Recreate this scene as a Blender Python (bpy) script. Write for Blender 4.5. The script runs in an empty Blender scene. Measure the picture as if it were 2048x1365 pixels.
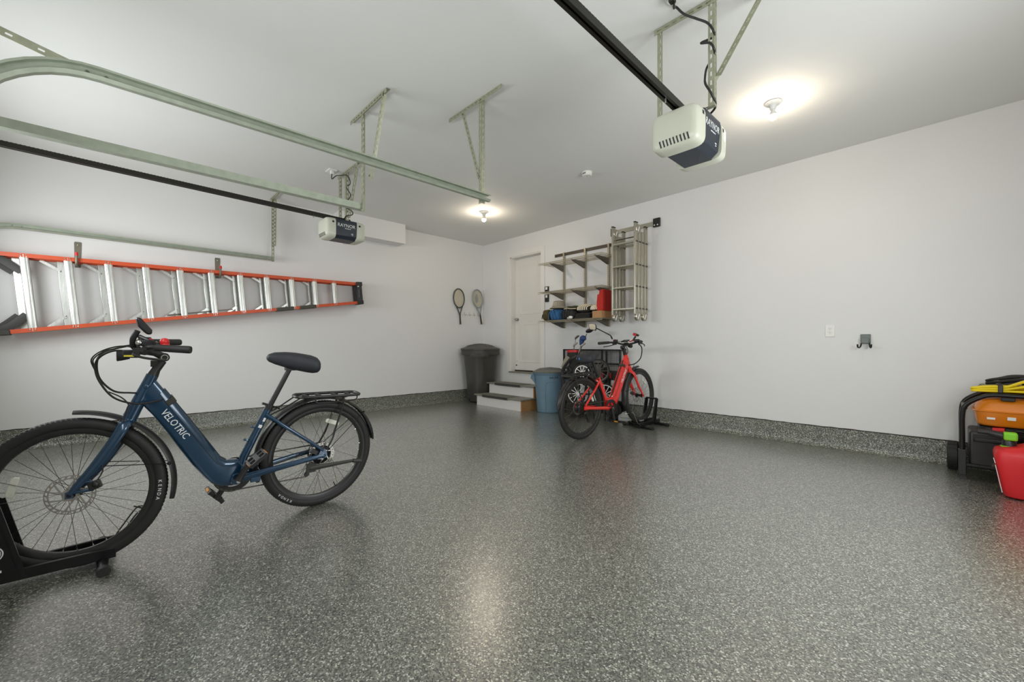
import bpy, math, random
from mathutils import Matrix, Vector, Euler
R = math.radians
random.seed(7)
SC = bpy.context.scene
COL = SC.collection

# ------------------------------------------------------------------ camera
CAMP = Vector((6.475, -5.352, 1.05)); YAW = R(46.5); FPX = 837.0
cam_d = bpy.data.cameras.new('camera'); cam = bpy.data.objects.new('camera', cam_d); COL.objects.link(cam)
cam.location = CAMP; cam.rotation_euler = (R(90), 0, YAW)
cam_d.sensor_width = 36; cam_d.lens = FPX / 2048 * 36; cam_d.shift_y = 9.5 / 2048
cam_d.clip_start = 0.02
SC.camera = cam
# ------------------------------------------------------------------ world, lights, exposure
SC.view_settings.view_transform = 'Standard'; SC.view_settings.look = 'None'
SC.view_settings.gamma = 1; SC.view_settings.use_curve_mapping = False
SC.view_settings.exposure = 0.06
SC.cycles.use_denoising = True
SC.cycles.max_bounces = 8; SC.cycles.diffuse_bounces = 5; SC.cycles.glossy_bounces = 3
SC.cycles.use_adaptive_sampling = True; SC.cycles.adaptive_threshold = 0.025
SC.cycles.sample_clamp_indirect = 6
w = bpy.data.worlds.new('world'); SC.world = w; w.use_nodes = True
w.node_tree.nodes['Background'].inputs[0].default_value = (0.8, 0.9, 1, 1)
w.node_tree.nodes['Background'].inputs[1].default_value = 0.6
def area(name, loc, rot, sx, sy, power, col):
    d = bpy.data.lights.new(name, 'AREA'); d.shape = 'RECTANGLE'; d.size = sx; d.size_y = sy
    d.energy = power; d.color = col
    o = bpy.data.objects.new(name, d); COL.objects.link(o); o.location = loc; o.rotation_euler = rot
    return o
DAY = (0.94, 0.98, 1.0)
BULB_E = 545.0
# daylight through the glazed upper sections of the two garage doors behind the camera
area('daylight_right_door', (5.37, -5.82, 1.80), (R(90), 0, 0), 2.5, 0.55, 34, DAY)
area('daylight_left_door', (1.78, -6.40, 1.80), (R(90), 0, 0), 2.1, 0.55, 50, DAY)
# daylight through the window in the wall beside the camera
area('daylight_window', (7.24, -2.75, 1.42), (0, R(90), 0), 1.1, 1.5, 50, DAY)

# ------------------------------------------------------------------ pixel helpers (2048 x 1365 frame)
_c, _s = math.cos(YAW), math.sin(YAW)
def ray(px, py):
    a = (px - 1024) / FPX
    return Vector((a * _c - _s, a * _s + _c, (692 - py) / FPX))
def PX(px, py, x): d = ray(px, py); return CAMP + d * ((x - CAMP.x) / d.x)
def PY(px, py, y): d = ray(px, py); return CAMP + d * ((y - CAMP.y) / d.y)
def PZ(px, py, z): d = ray(px, py); return CAMP + d * ((z - CAMP.z) / d.z)

# ------------------------------------------------------------------ materials
def lin(c):
    return tuple((v / 255 / 12.92 if v / 255 <= 0.04045 else ((v / 255 + 0.055) / 1.055) ** 2.4) for v in c) + (1,)
def pm(name, rgb, rough=0.5, metal=0.0, noise=0.0, nscale=40, bump=0.0, coat=0.0, spec=0.5, aniso=0, emit=None, estr=0, stretch=None):
    m = bpy.data.materials.new(name); m.use_nodes = True
    nt = m.node_tree; b = nt.nodes['Principled BSDF']
    c = lin(rgb)
    b.inputs['Base Color'].default_value = c
    b.inputs['Roughness'].default_value = rough; b.inputs['Metallic'].default_value = metal
    b.inputs['Coat Weight'].default_value = coat; b.inputs['Specular IOR Level'].default_value = spec
    b.inputs['Coat Roughness'].default_value = 0.08
    if emit:
        b.inputs['Emission Color'].default_value = lin(emit); b.inputs['Emission Strength'].default_value = estr
    if noise or bump:
        tc = nt.nodes.new('ShaderNodeTexCoord'); nz = nt.nodes.new('ShaderNodeTexNoise')
        nz.inputs['Scale'].default_value = nscale; nz.inputs['Detail'].default_value = 4
        if stretch:
            mp = nt.nodes.new('ShaderNodeMapping'); mp.inputs['Scale'].default_value = stretch
            nt.links.new(tc.outputs['Object'], mp.inputs[0]); nt.links.new(mp.outputs[0], nz.inputs['Vector'])
        else:
            nt.links.new(tc.outputs['Object'], nz.inputs['Vector'])
        if noise:
            rp = nt.nodes.new('ShaderNodeMapRange')
            rp.inputs[1].default_value = 0.3; rp.inputs[2].default_value = 0.7
            rp.inputs[3].default_value = 1 - noise; rp.inputs[4].default_value = 1 + noise
            nt.links.new(nz.outputs['Fac'], rp.inputs[0])
            mx = nt.nodes.new('ShaderNodeVectorMath'); mx.operation = 'SCALE'
            mx.inputs[0].default_value = c[:3]
            nt.links.new(rp.outputs[0], mx.inputs['Scale']); nt.links.new(mx.outputs[0], b.inputs['Base Color'])
        if bump:
            bp = nt.nodes.new('ShaderNodeBump'); bp.inputs['Strength'].default_value = 0.4
            bp.inputs['Distance'].default_value = bump
            nt.links.new(nz.outputs['Fac'], bp.inputs['Height']); nt.links.new(bp.outputs[0], b.inputs['Normal'])
    return m
def flake_mat(name, joints, scale=205, gain=0.90, rough=0.33, coat=True):
    """epoxy floor coating with chips of grey, black and white under a clear gloss"""
    m = bpy.data.materials.new(name); m.use_nodes = True
    nt = m.node_tree; b = nt.nodes['Principled BSDF']; L = nt.links.new
    tc = nt.nodes.new('ShaderNodeTexCoord')
    vo = nt.nodes.new('ShaderNodeTexVoronoi'); vo.inputs['Scale'].default_value = scale
    L(tc.outputs['Object'], vo.inputs['Vector'])
    sp = nt.nodes.new('ShaderNodeSeparateColor'); L(vo.outputs['Color'], sp.inputs[0])
    cr = nt.nodes.new('ShaderNodeValToRGB'); cr.color_ramp.interpolation = 'CONSTANT'
    e = cr.color_ramp.elements
    stops = [(0, (12, 12, 13)), (0.11, (62, 64, 58)), (0.30, (94, 96, 86)), (0.52, (116, 118, 105)), (0.74, (140, 142, 128)), (0.91, (200, 201, 188))]
    while len(e) < len(stops): e.new(0.5)
    for i, (p, c) in enumerate(stops):
        e[i].position = p; cc = lin(c); e[i].color = (cc[0] * gain, cc[1] * gain, cc[2] * gain, 1)
    L(sp.outputs[0], cr.inputs[0])
    col = cr.outputs[0]
    nz = nt.nodes.new('ShaderNodeTexNoise'); nz.inputs['Scale'].default_value = 1.3; nz.inputs['Detail'].default_value = 3
    L(tc.outputs['Object'], nz.inputs['Vector'])
    if joints:
        sx = nt.nodes.new('ShaderNodeSeparateXYZ'); L(tc.outputs['Object'], sx.inputs[0])
        fac = None
        for ax, pos in joints:
            a = nt.nodes.new('ShaderNodeMath'); a.operation = 'SUBTRACT'; L(sx.outputs[ax], a.inputs[0]); a.inputs[1].default_value = pos
            ab = nt.nodes.new('ShaderNodeMath'); ab.operation = 'ABSOLUTE'; L(a.outputs[0], ab.inputs[0])
            lt = nt.nodes.new('ShaderNodeMath'); lt.operation = 'LESS_THAN'; L(ab.outputs[0], lt.inputs[0]); lt.inputs[1].default_value = 0.0028
            if fac is None: fac = lt.outputs[0]
            else:
                mxm = nt.nodes.new('ShaderNodeMath'); mxm.operation = 'MAXIMUM'; L(fac, mxm.inputs[0]); L(lt.outputs[0], mxm.inputs[1]); fac = mxm.outputs[0]
        # the groove is filled here and there
        n2 = nt.nodes.new('ShaderNodeTexNoise'); n2.inputs['Scale'].default_value = 2.2; L(tc.outputs['Object'], n2.inputs['Vector'])
        r2 = nt.nodes.new('ShaderNodeMapRange'); r2.inputs[1].default_value = 0.35; r2.inputs[2].default_value = 0.65; L(n2.outputs['Fac'], r2.inputs[0])
        mm = nt.nodes.new('ShaderNodeMath'); mm.operation = 'MULTIPLY'; L(fac, mm.inputs[0]); L(r2.outputs[0], mm.inputs[1])
        mix = nt.nodes.new('ShaderNodeMix'); mix.data_type = 'RGBA'
        L(mm.outputs[0], mix.inputs[0]); L(col, mix.inputs[6]); mix.inputs[7].default_value = lin((38, 38, 36))
        col = mix.outputs[2]
    L(col, b.inputs['Base Color'])
    rr = nt.nodes.new('ShaderNodeMapRange'); rr.inputs[3].default_value = rough - 0.05; rr.inputs[4].default_value = rough + 0.07
    L(nz.outputs['Fac'], rr.inputs[0]); L(rr.outputs[0], b.inputs['Roughness'])
    bp = nt.nodes.new('ShaderNodeBump'); bp.inputs['Strength'].default_value = 0.25; bp.inputs['Distance'].default_value = 0.0012
    L(sp.outputs[1], bp.inputs['Height']); L(bp.outputs[0], b.inputs['Normal'])
    b.inputs['IOR'].default_value = 1.6
    if coat:
        b.inputs['IOR'].default_value = 1.75
        b.inputs['Coat Weight'].default_value = 1.0; b.inputs['Coat IOR'].default_value = 2.0; b.inputs['Coat Roughness'].default_value = 0.27
    return m
M = {}
M['wall'] = pm('wall_paint', (222, 221, 219), 0.55, noise=0.012, nscale=1.2, bump=0.0004)
M['ceil'] = pm('ceiling_paint', (226, 226, 222), 0.8, noise=0.012, nscale=1.5)
M['floor'] = flake_mat('floor_flakes', [(0, 3.53), (1, -3.03)])
M['curb'] = flake_mat('curb_flakes', [], 200, 1.0, 0.3, False)
M['trimw'] = pm('white_trim', (226, 223, 218), 0.4)
M['doorw'] = pm('door_white', (222, 219, 212), 0.42)
M['gap'] = pm('dark_gap', (52, 46, 38), 0.9, noise=0.3, nscale=30)
M['galv'] = pm('galvanised', (170, 177, 160), 0.45, 0.4, noise=0.10, nscale=18)
M['galv2'] = pm('galvanised_angle', (164, 166, 142), 0.42, 0.45, noise=0.12, nscale=25)
M['rail'] = pm('black_rail', (40, 38, 33), 0.45, 0.5)
M['belt'] = pm('belt', (74, 70, 58), 0.6)
M['black'] = pm('black_plastic', (26, 26, 26), 0.45)
M['blackm'] = pm('black_metal', (22, 22, 23), 0.32, 0.2)
M['satin'] = pm('satin_black', (34, 33, 32), 0.38)
M['rubber'] = pm('rubber', (34, 33, 32), 0.62, noise=0.1, nscale=60)
M['tread'] = pm('tread_rubber', (30, 30, 29), 0.65, bump=0.004, nscale=110)
M['steel'] = pm('steel', (175, 172, 165), 0.3, 0.9)
M['steeld'] = pm('dark_steel', (96, 92, 84), 0.36, 0.85)
M['chrome'] = pm('chrome', (215, 212, 205), 0.15, 1.0)
M['alu'] = pm('aluminium', (200, 201, 196), 0.30, 0.9, noise=0.14, nscale=14, stretch=(6, 6, 0.6))
M['aluold'] = pm('aluminium_worn', (180, 176, 160), 0.32, 0.8, noise=0.12, nscale=14, stretch=(6, 6, 0.6))
M['blue'] = pm('blue_paint', (25, 60, 87), 0.22, 0.3, coat=0.8)
M['bluec'] = pm('blue_paint_cover', (19, 50, 72), 0.25, 0.35, coat=0.6)
M['red'] = pm('red_paint', (226, 34, 24), 0.25, 0.0, coat=0.7)
M['redc'] = pm('red_paint_cover', (205, 28, 20), 0.28, 0.0, coat=0.6)
M['letter'] = pm('white_letter', (226, 228, 226), 0.5)
M['white'] = pm('white_plastic', (232, 231, 226), 0.4)
M['lens'] = pm('lens_plastic', (202, 203, 186), 0.35, spec=0.5)
M['navy'] = pm('navy_panel', (40, 47, 58), 0.4)
M['orange'] = pm('orange_fibreglass', (200, 76, 30), 0.42, noise=0.05, nscale=20)
M['boot'] = pm('boot_rubber', (52, 51, 46), 0.55)
M['foam'] = pm('grey_foam', (76, 76, 66), 0.9)
M['redg'] = pm('red_plastic', (198, 26, 28), 0.4)
M['shelf'] = pm('shelf_metal', (172, 162, 138), 0.4, 0.3)
M['shelfd'] = pm('shelf_bracket', (106, 100, 88), 0.5, 0.2)
M['shelftrack'] = pm('shelf_track', (74, 65, 53), 0.5, 0.3)
M['wood'] = pm('bare_wood', (176, 132, 84), 0.6, noise=0.16, nscale=14, stretch=(1, 1, 9))
M['tread_w'] = pm('grey_painted_wood', (128, 126, 116), 0.45, noise=0.06, nscale=20)
M['treadm'] = pm('grey_tread_mat', (112, 112, 102), 0.8)
M['mat'] = pm('rubber_mat', (58, 58, 56), 0.8)
M['can'] = pm('dark_can', (66, 64, 59), 0.42, noise=0.05, nscale=8)
M['brute'] = pm('blue_grey_can', (104, 131, 148), 0.5, noise=0.04, nscale=8)
M['brutel'] = pm('grey_lid', (104, 104, 98), 0.5)
M['cord'] = pm('cord_black', (32, 31, 28), 0.5)
M['amber'] = pm('amber_reflector', (224, 150, 40), 0.25)
M['reflw'] = pm('white_reflector', (214, 214, 198), 0.2)
M['yellow'] = pm('yellow_cable', (236, 208, 20), 0.45)
M['gorange'] = pm('generator_orange', (224, 128, 22), 0.32, coat=0.5)
M['gas'] = pm('gas_can_red', (214, 34, 40), 0.42)
M['green'] = pm('lime_green', (128, 206, 40), 0.45)
M['camo'] = pm('grey_green_strap', (124, 126, 104), 0.8, noise=0.3, nscale=60)
M['olive'] = pm('olive_cloth', (82, 72, 42), 0.9, noise=0.2, nscale=30)
M['bluecl'] = pm('blue_cloth', (52, 102, 150), 0.85, noise=0.15, nscale=20)
M['greycl'] = pm('grey_cloth', (146, 138, 122), 0.9, noise=0.08, nscale=40)
M['blackcl'] = pm('black_cloth', (40, 39, 37), 0.85, noise=0.15, nscale=30)
M['darkgreen'] = pm('dark_green_cloth', (52, 52, 26), 0.85, noise=0.2, nscale=30)
M['cream'] = pm('cream_strip', (226, 214, 188), 0.7)
M['redcl'] = pm('red_bag', (184, 34, 24), 0.75, noise=0.08, nscale=12)
M['card'] = pm('cardboard', (176, 134, 92), 0.8, noise=0.04, nscale=20)
M['saddle'] = pm('saddle_cover', (42, 43, 48), 0.6, noise=0.08, nscale=20, bump=0.003)
M['string'] = pm('racket_string', (198, 182, 128), 0.5)
M['racket'] = pm('racket_frame', (70, 74, 74), 0.35, 0.3)
M['silver'] = pm('racket_silver', (150, 158, 160), 0.35, 0.4)
M['grip'] = pm('grip_wrap', (70, 62, 50), 0.8)
M['hooksteel'] = pm('hook_steel', (116, 112, 96), 0.45, 0.3)
M['hookp'] = pm('hook_grey', (112, 120, 116), 0.5, 0.2)
M['bulb'] = pm('bulb_glow', (255, 240, 220), 0.4, emit=(255, 237, 214), estr=BULB_E)
M['screen'] = pm('dark_screen', (40, 44, 36), 0.15)
M['mirror'] = pm('mirror_glass', (240, 236, 224), 0.03, 1.0)
M['greyp'] = pm('light_grey_plastic', (168, 170, 164), 0.5)
M['bluesp'] = pm('blue_spot', (40, 110, 190), 0.4)
M['sticker'] = pm('yellow_sticker', (226, 206, 60), 0.5)
M['mesh'] = pm('black_wire_mesh', (30, 30, 30), 0.5, 0.2)
M['winlite'] = pm('door_glass', (190, 205, 215), 0.1)

# ------------------------------------------------------------------ mesh builder
def split_mesh(me, keep):
    """pieces of a mesh that stand well apart become meshes of their own"""
    import bmesh
    n = len(me.vertices)
    if keep or n > 6000: return [me]
    p = list(range(n))
    def find(i):
        while p[i] != i: p[i] = p[p[i]]; i = p[i]
        return i
    for e in me.edges: p[find(e.vertices[0])] = find(e.vertices[1])
    box = {}
    for v in me.vertices:
        r = find(v.index); b = box.setdefault(r, [list(v.co), list(v.co)])
        for k in range(3): b[0][k] = min(b[0][k], v.co[k]); b[1][k] = max(b[1][k], v.co[k])
    ks = list(box)
    if len(ks) < 2 or len(ks) > 250: return [me]
    sz = {k: max(b - a for a, b in zip(*box[k])) for k in ks}
    q = {k: k for k in ks}
    def f2(i):
        while q[i] != i: i = q[i]
        return i
    for i, a in enumerate(ks):
        for b in ks[i + 1:]:
            g = math.sqrt(sum(max(0.0, box[a][0][k] - box[b][1][k], box[b][0][k] - box[a][1][k]) ** 2 for k in range(3)))
            if g <= max(0.02, 0.5 * max(sz[a], sz[b])): q[f2(a)] = f2(b)
    grp = {}
    for k in ks: grp.setdefault(f2(k), set()).add(k)
    if len(grp) < 2: return [me]
    out = []
    for g in grp.values():
        m2 = me.copy(); bm = bmesh.new(); bm.from_mesh(m2); bm.verts.ensure_lookup_table()
        bmesh.ops.delete(bm, geom=[v for v in bm.verts if find(v.index) not in g], context='VERTS')
        bm.to_mesh(m2); bm.free(); out.append(m2)
    bpy.data.meshes.remove(me)
    return out
class MB:
    def __init__(s): s.v = []; s.f = []; s.m = []; s.cm = 0
    def add(s, vs, fs):
        o = len(s.v); s.v += [Vector(p) for p in vs]; s.f += [[i + o for i in f] for f in fs]; s.m += [s.cm] * len(fs)
        return s
    def box(s, c, d, rot=None):
        x, y, z = d[0] / 2, d[1] / 2, d[2] / 2
        vs = [Vector((a * x, b * y, e * z)) for a in (-1, 1) for b in (-1, 1) for e in (-1, 1)]
        if rot is not None: vs = [rot @ p for p in vs]
        vs = [p + Vector(c) for p in vs]
        return s.add(vs, [(0, 1, 3, 2), (4, 6, 7, 5), (0, 4, 5, 1), (2, 3, 7, 6), (0, 2, 6, 4), (1, 5, 7, 3)])
    def bb(s, lo, hi):
        return s.box([(a + b) / 2 for a, b in zip(lo, hi)], [b - a for a, b in zip(lo, hi)])
    def bar(s, p0, p1, wx, wy, up=(0, 0, 1)):
        p0 = Vector(p0); p1 = Vector(p1); d = (p1 - p0); L = d.length; d.normalize()
        u = Vector(up)
        if abs(u.dot(d)) > 0.98: u = Vector((1, 0, 0))
        a = d.cross(u).normalized(); b = a.cross(d).normalized()
        rot = Matrix((a, b, d)).transposed()
        return s.box((p0 + p1) / 2, (wx, wy, L), rot)
    def loft(s, rings, cap=True, closed=False):
        n = len(rings[0]); vs = [p for r in rings for p in r]; fs = []
        k = len(rings)
        for i in range(k if closed else k - 1):
            j = (i + 1) % k
            for q in range(n):
                fs.append((i * n + q, i * n + (q + 1) % n, j * n + (q + 1) % n, j * n + q))
        if cap and not closed:
            fs.append(list(range(n))[::-1]); fs.append([(k - 1) * n + q for q in range(n)])
        return s.add(vs, fs)
    def tube(s, pts, r, n=8, closed=False, cap=True, sq=None):
        pts = [Vector(p) for p in pts]; k = len(pts)
        rs = r if isinstance(r, (list, tuple)) else [r] * k
        T = []
        for i in range(k):
            if closed: t = pts[(i + 1) % k] - pts[i - 1]
            else: t = pts[min(i + 1, k - 1)] - pts[max(i - 1, 0)]
            T.append(t.normalized() if t.length > 1e-9 else Vector((0, 0, 1)))
        u = Vector((0, 0, 1)) if abs(T[0].z) < 0.9 else Vector((1, 0, 0))
        if sq: u = Vector(sq[2]) if len(sq) > 2 else u
        rings = []
        for i in range(k):
            a = u - T[i] * u.dot(T[i])
            if a.length < 1e-6: a = T[i].orthogonal()
            a.normalize(); b = T[i].cross(a); u = a
            fa, fb = (sq[0], sq[1]) if sq else (1, 1)
            rings.append([pts[i] + (a * math.cos(t) * fa + b * math.sin(t) * fb) * rs[i] for t in [2 * math.pi * q / n for q in range(n)]])
        return s.loft(rings, cap, closed)
    def lathe(s, prof, c=(0, 0, 0), axis='z', n=24, cap=False, a0=0, a1=360):
        rings = []
        full = abs(a1 - a0) >= 359.9
        for q in range(n if full else n + 1):
            t = R(a0 + (a1 - a0) * q / n); ring = []
            for r_, h in prof:
                x, y = r_ * math.cos(t), r_ * math.sin(t)
                p = {'z': (x, y, h), 'y': (x, h, y), 'x': (h, x, y)}[axis]
                ring.append(Vector(p) + Vector(c))
            rings.append(ring)
        k = len(prof); vs = [p for r_ in rings for p in r_]; fs = []
        for i in range(len(rings) if full else len(rings) - 1):
            j = (i + 1) % len(rings)
            for q in range(k - 1): fs.append((i * k + q, j * k + q, j * k + q + 1, i * k + q + 1))
        if cap and full:
            fs.append([i * k for i in range(len(rings))][::-1]); fs.append([i * k + k - 1 for i in range(len(rings))])
        return s.add(vs, fs)
    def sphere(s, c, r, n=16, rot=None):
        if not isinstance(r, (list, tuple)): r = (r, r, r)
        h = n // 2; vs = []; fs = []
        for i in range(h + 1):
            p = math.pi * i / h
            for q in range(n):
                t = 2 * math.pi * q / n
                v = Vector((r[0] * math.sin(p) * math.cos(t), r[1] * math.sin(p) * math.sin(t), r[2] * math.cos(p)))
                if rot is not None: v = rot @ v
                vs.append(v + Vector(c))
        for i in range(h):
            for q in range(n): fs.append((i * n + q, (i + 1) * n + q, (i + 1) * n + (q + 1) % n, i * n + (q + 1) % n))
        return s.add(vs, fs)
    def prism(s, poly, fn, d0, d1):
        """poly of 2d points, fn(u, v, d) -> 3d"""
        n = len(poly)
        vs = [fn(u, v, d0) for u, v in poly] + [fn(u, v, d1) for u, v in poly]
        fs = [list(range(n))[::-1], [n + i for i in range(n)]] + [(i, (i + 1) % n, n + (i + 1) % n, n + i) for i in range(n)]
        return s.add(vs, fs)
    def xf(s, mat):
        s.v = [mat @ p for p in s.v]; return s
    def build(s, name, mats, parent=None, world=False, bevel=0, seg=2, keep=False, ang=35):
        vs = s.v
        if parent is not None and world:
            top = parent
            while top.parent is not None: top = top.parent
            inv = ROOT[top.name].inverted(); vs = [inv @ p for p in vs]
        me = bpy.data.meshes.new(name)
        me.from_pydata([tuple(p) for p in vs], [], s.f)
        if not isinstance(mats, (list, tuple)): mats = [mats]
        for m_ in mats: me.materials.append(M[m_] if isinstance(m_, str) else m_)
        import bmesh
        bm = bmesh.new(); bm.from_mesh(me)
        for i, f in enumerate(bm.faces): f.material_index = s.m[i]
        bmesh.ops.remove_doubles(bm, verts=bm.verts, dist=1e-6)
        bmesh.ops.recalc_face_normals(bm, faces=bm.faces)
        bm.to_mesh(me); bm.free()
        for p in me.polygons: p.use_smooth = True
        me.set_sharp_from_angle(angle=R(ang))
        first = None
        for part in split_mesh(me, keep):
            o = bpy.data.objects.new(name, part); COL.objects.link(o)
            if parent is not None: o.parent = parent
            if bevel:
                b = o.modifiers.new('bevel', 'BEVEL'); b.width = bevel; b.segments = seg; b.limit_method = 'ANGLE'; b.angle_limit = R(40)
            if first is None: first = o
        return first
ROOT = {}
def thing(name, label, cat, loc=(0, 0, 0), rot=None, group=None):
    o = bpy.data.objects.new(name, None); COL.objects.link(o); o.empty_display_size = 0.1
    mat = Matrix.Translation(Vector(loc)) @ (rot.to_4x4() if rot is not None else Matrix())
    o.matrix_world = mat; ROOT[o.name] = mat
    o['label'] = label; o['category'] = cat
    if group: o['group'] = group
    return o
def tag(o, label, cat, group=None):
    o['label'] = label; o['category'] = cat
    if group: o['group'] = group
    return o
def struct(o):
    o['kind'] = 'structure'; return o
def label(o, t): o['label'] = t; return o
def text_geo(body, size, ext=0.0004):
    cu = bpy.data.curves.new('t', 'FONT'); cu.body = body; cu.size = size; cu.extrude = ext; cu.align_x = 'CENTER'; cu.align_y = 'CENTER'
    cu.resolution_u = 2
    o = bpy.data.objects.new('t', cu); COL.objects.link(o)
    dg = bpy.context.evaluated_depsgraph_get(); dg.update()
    me = bpy.data.meshes.new_from_object(o.evaluated_get(dg))
    vs = [v.co.copy() for v in me.vertices]; fs = [list(p.vertices) for p in me.polygons]
    bpy.data.objects.remove(o); bpy.data.curves.remove(cu); bpy.data.meshes.remove(me)
    return vs, fs
def add_text(mb, body, size, mat, _m=None, ext=0.0006, wx=1.0):
    vs, fs = text_geo(body, size, ext)
    mb.add([mat @ Vector((v.x * wx, v.y, v.z)) for v in vs], fs)
def basis(o, x, y):
    """matrix with text x axis, y axis given"""
    x = Vector(x).normalized(); y = Vector(y); z = x.cross(y).normalized(); y = z.cross(x)
    m = Matrix((x, y, z)).transposed().to_4x4(); return Matrix.Translation(Vector(o)) @ m
def spline(pts, n=8, closed=False):
    pts = [Vector(p) for p in pts]; k = len(pts); out = []
    rng = range(k if closed else k - 1)
    for i in rng:
        p0 = pts[(i - 1) % k] if closed or i > 0 else pts[i] * 2 - pts[i + 1]
        p1 = pts[i]; p2 = pts[(i + 1) % k]
        p3 = pts[(i + 2) % k] if closed or i + 2 < k else p2 * 2 - p1
        for q in range(n):
            t = q / n
            out.append(0.5 * ((2 * p1) + (p2 - p0) * t + (2 * p0 - 5 * p1 + 4 * p2 - p3) * t * t + (3 * p1 - p0 - 3 * p2 + p3) * t ** 3))
    if not closed: out.append(pts[-1])
    return out
# ================================================================== the room
H = 3.05; RX = 7.3; YF1 = -6.5; YF2 = -5.9; XJ = 3.45; T = 0.12
struct(MB().bb((-0.2, YF1 - 0.2, -0.1), (RX + 0.2, 0.2, 0)).build('floor', 'floor'))
struct(MB().bb((-0.2, YF1 - 0.2, H), (RX + 0.2, 0.2, H + 0.1)).build('ceiling', 'ceil'))
struct(MB().bb((-T, YF1 - T, 0), (0, T + 0.06, H)).build('wall_left', 'wall'))
wr = MB(); wy0, wy1, wz0, wz1 = -3.55, -1.95, 0.82, 2.02
wr.bb((RX, YF2 - T, 0), (RX + T, wy0, H)).bb((RX, wy1, 0), (RX + T, T + 0.06, H)).bb((RX, wy0, 0), (RX + T, wy1, wz0)).bb((RX, wy0, wz1), (RX + T, wy1, H))
struct(wr.build('wall_right', 'wall', keep=True))
wn = MB()
for a_, b_ in (((RX - 0.01, wy0, wz0), (RX + 0.1, wy0 + 0.06, wz1)), ((RX - 0.01, wy1 - 0.06, wz0), (RX + 0.1, wy1, wz1)), ((RX - 0.01, wy0, wz0), (RX + 0.1, wy1, wz0 + 0.06)), ((RX - 0.01, wy0, wz1 - 0.06), (RX + 0.1, wy1, wz1)), ((RX + 0.02, (wy0 + wy1) / 2 - 0.02, wz0), (RX + 0.08, (wy0 + wy1) / 2 + 0.02, wz1))): wn.bb(a_, b_)
wno = struct(wn.build('window_1', 'trimw', keep=True))
MB().bb((RX + 0.045, wy0, wz0), (RX + 0.052, wy1, wz1)).build('pane', 'winlite', wno)
DX0, DX1, DZ0, DZ1 = 0.795, 1.572, 0.565, 2.69
WB = T + 0.06
wb = MB()
wb.bb((0, 0, 0), (DX0, WB, H)).bb((DX1, 0, 0), (RX, WB, H)).bb((DX0, 0, 0), (DX1, WB, DZ0)).bb((DX0, 0, DZ1), (DX1, WB, H))
struct(wb.build('wall_back', 'wall'))
# garage-door wall behind the camera, set back on the left bay
GZ = 2.13
wf = MB()
wf.bb((0, YF1 - T, 0), (0.22, YF1, H)).bb((2.96, YF1 - T, 0), (XJ, YF1, H)).bb((0.22, YF1 - T, GZ), (2.96, YF1, H))
wf.bb((XJ - T, YF1, 0), (XJ, YF2, H))
wf.bb((XJ, YF2 - T, 0), (3.93, YF2, H)).bb((6.82, YF2 - T, 0), (RX, YF2, H)).bb((3.93, YF2 - T, GZ), (6.82, YF2, H))
struct(wf.build('wall_front', 'wall'))
def garage_door(n, x0, x1, y):
    b = MB(); g = MB()
    hs = GZ / 4
    for i in range(4):
        b.bb((x0, y - 0.05, i * hs + 0.004), (x1, y - 0.005, (i + 1) * hs - 0.004))
    for k in range(4):
        wdt = (x1 - x0) / 4
        g.bb((x0 + k * wdt + 0.1, y - 0.006, 3 * hs + 0.1), (x0 + (k + 1) * wdt - 0.1, y - 0.001, 4 * hs - 0.1))
    d = struct(b.build('door_%d' % n, 'trimw', bevel=0.004))
    p = g.build('pane', 'winlite', d)
garage_door(2, 0.22, 2.96, YF1 - 0.03)
garage_door(3, 3.93, 6.82, YF2 - 0.03)
# boxed-out duct under the ceiling on the left wall
struct(MB().bb((0, -2.95, 2.735), (0.246, -1.867, H)).build('trim_2', 'wall'))
# flake-coated concrete curb, coved into the floor
def curb(name, a, b, inward, z=0.205):
    a = Vector(a); b = Vector(b); n = Vector(inward)
    prof = [(0.0, z), (0.010, z), (0.013, 0.12), (0.016, 0.05), (0.022, 0.025), (0.034, 0.010), (0.055, 0.0005), (0.0, 0.0005)]
    rings = [[p + n * d + Vector((0, 0, h)) for d, h in prof] for p in (a, b)]
    o = struct(MB().loft(rings).build(name, 'curb'))
    g = MB(); d = (b - a); L = d.length; d.normalize(); k = int(L / 0.06)
    rnd = random.Random(3)
    rings = []
    for i in range(k + 1):
        p = a + d * (L * i / k); h = 0.006 + 0.005 * rnd.random()
        rings.append([p + n * 0.0 + Vector((0, 0, z - 0.002)), p + n * 0.0098 + Vector((0, 0, z - 0.002)), p + n * 0.006 + Vector((0, 0, z + h)), p + Vector((0, 0, z + h))])
    g.loft(rings).build('sealant_line', 'gap', o)
curb('baseboard_left', (0.0005, YF1, 0), (0.0005, 0, 0), (1, 0, 0))
curb('baseboard_back', (0, -0.0005, 0), (RX, -0.0005, 0), (0, -1, 0))
curb('baseboard_right', (RX - 0.0005, YF2, 0), (RX - 0.0005, 0, 0), (-1, 0, 0))
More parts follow.
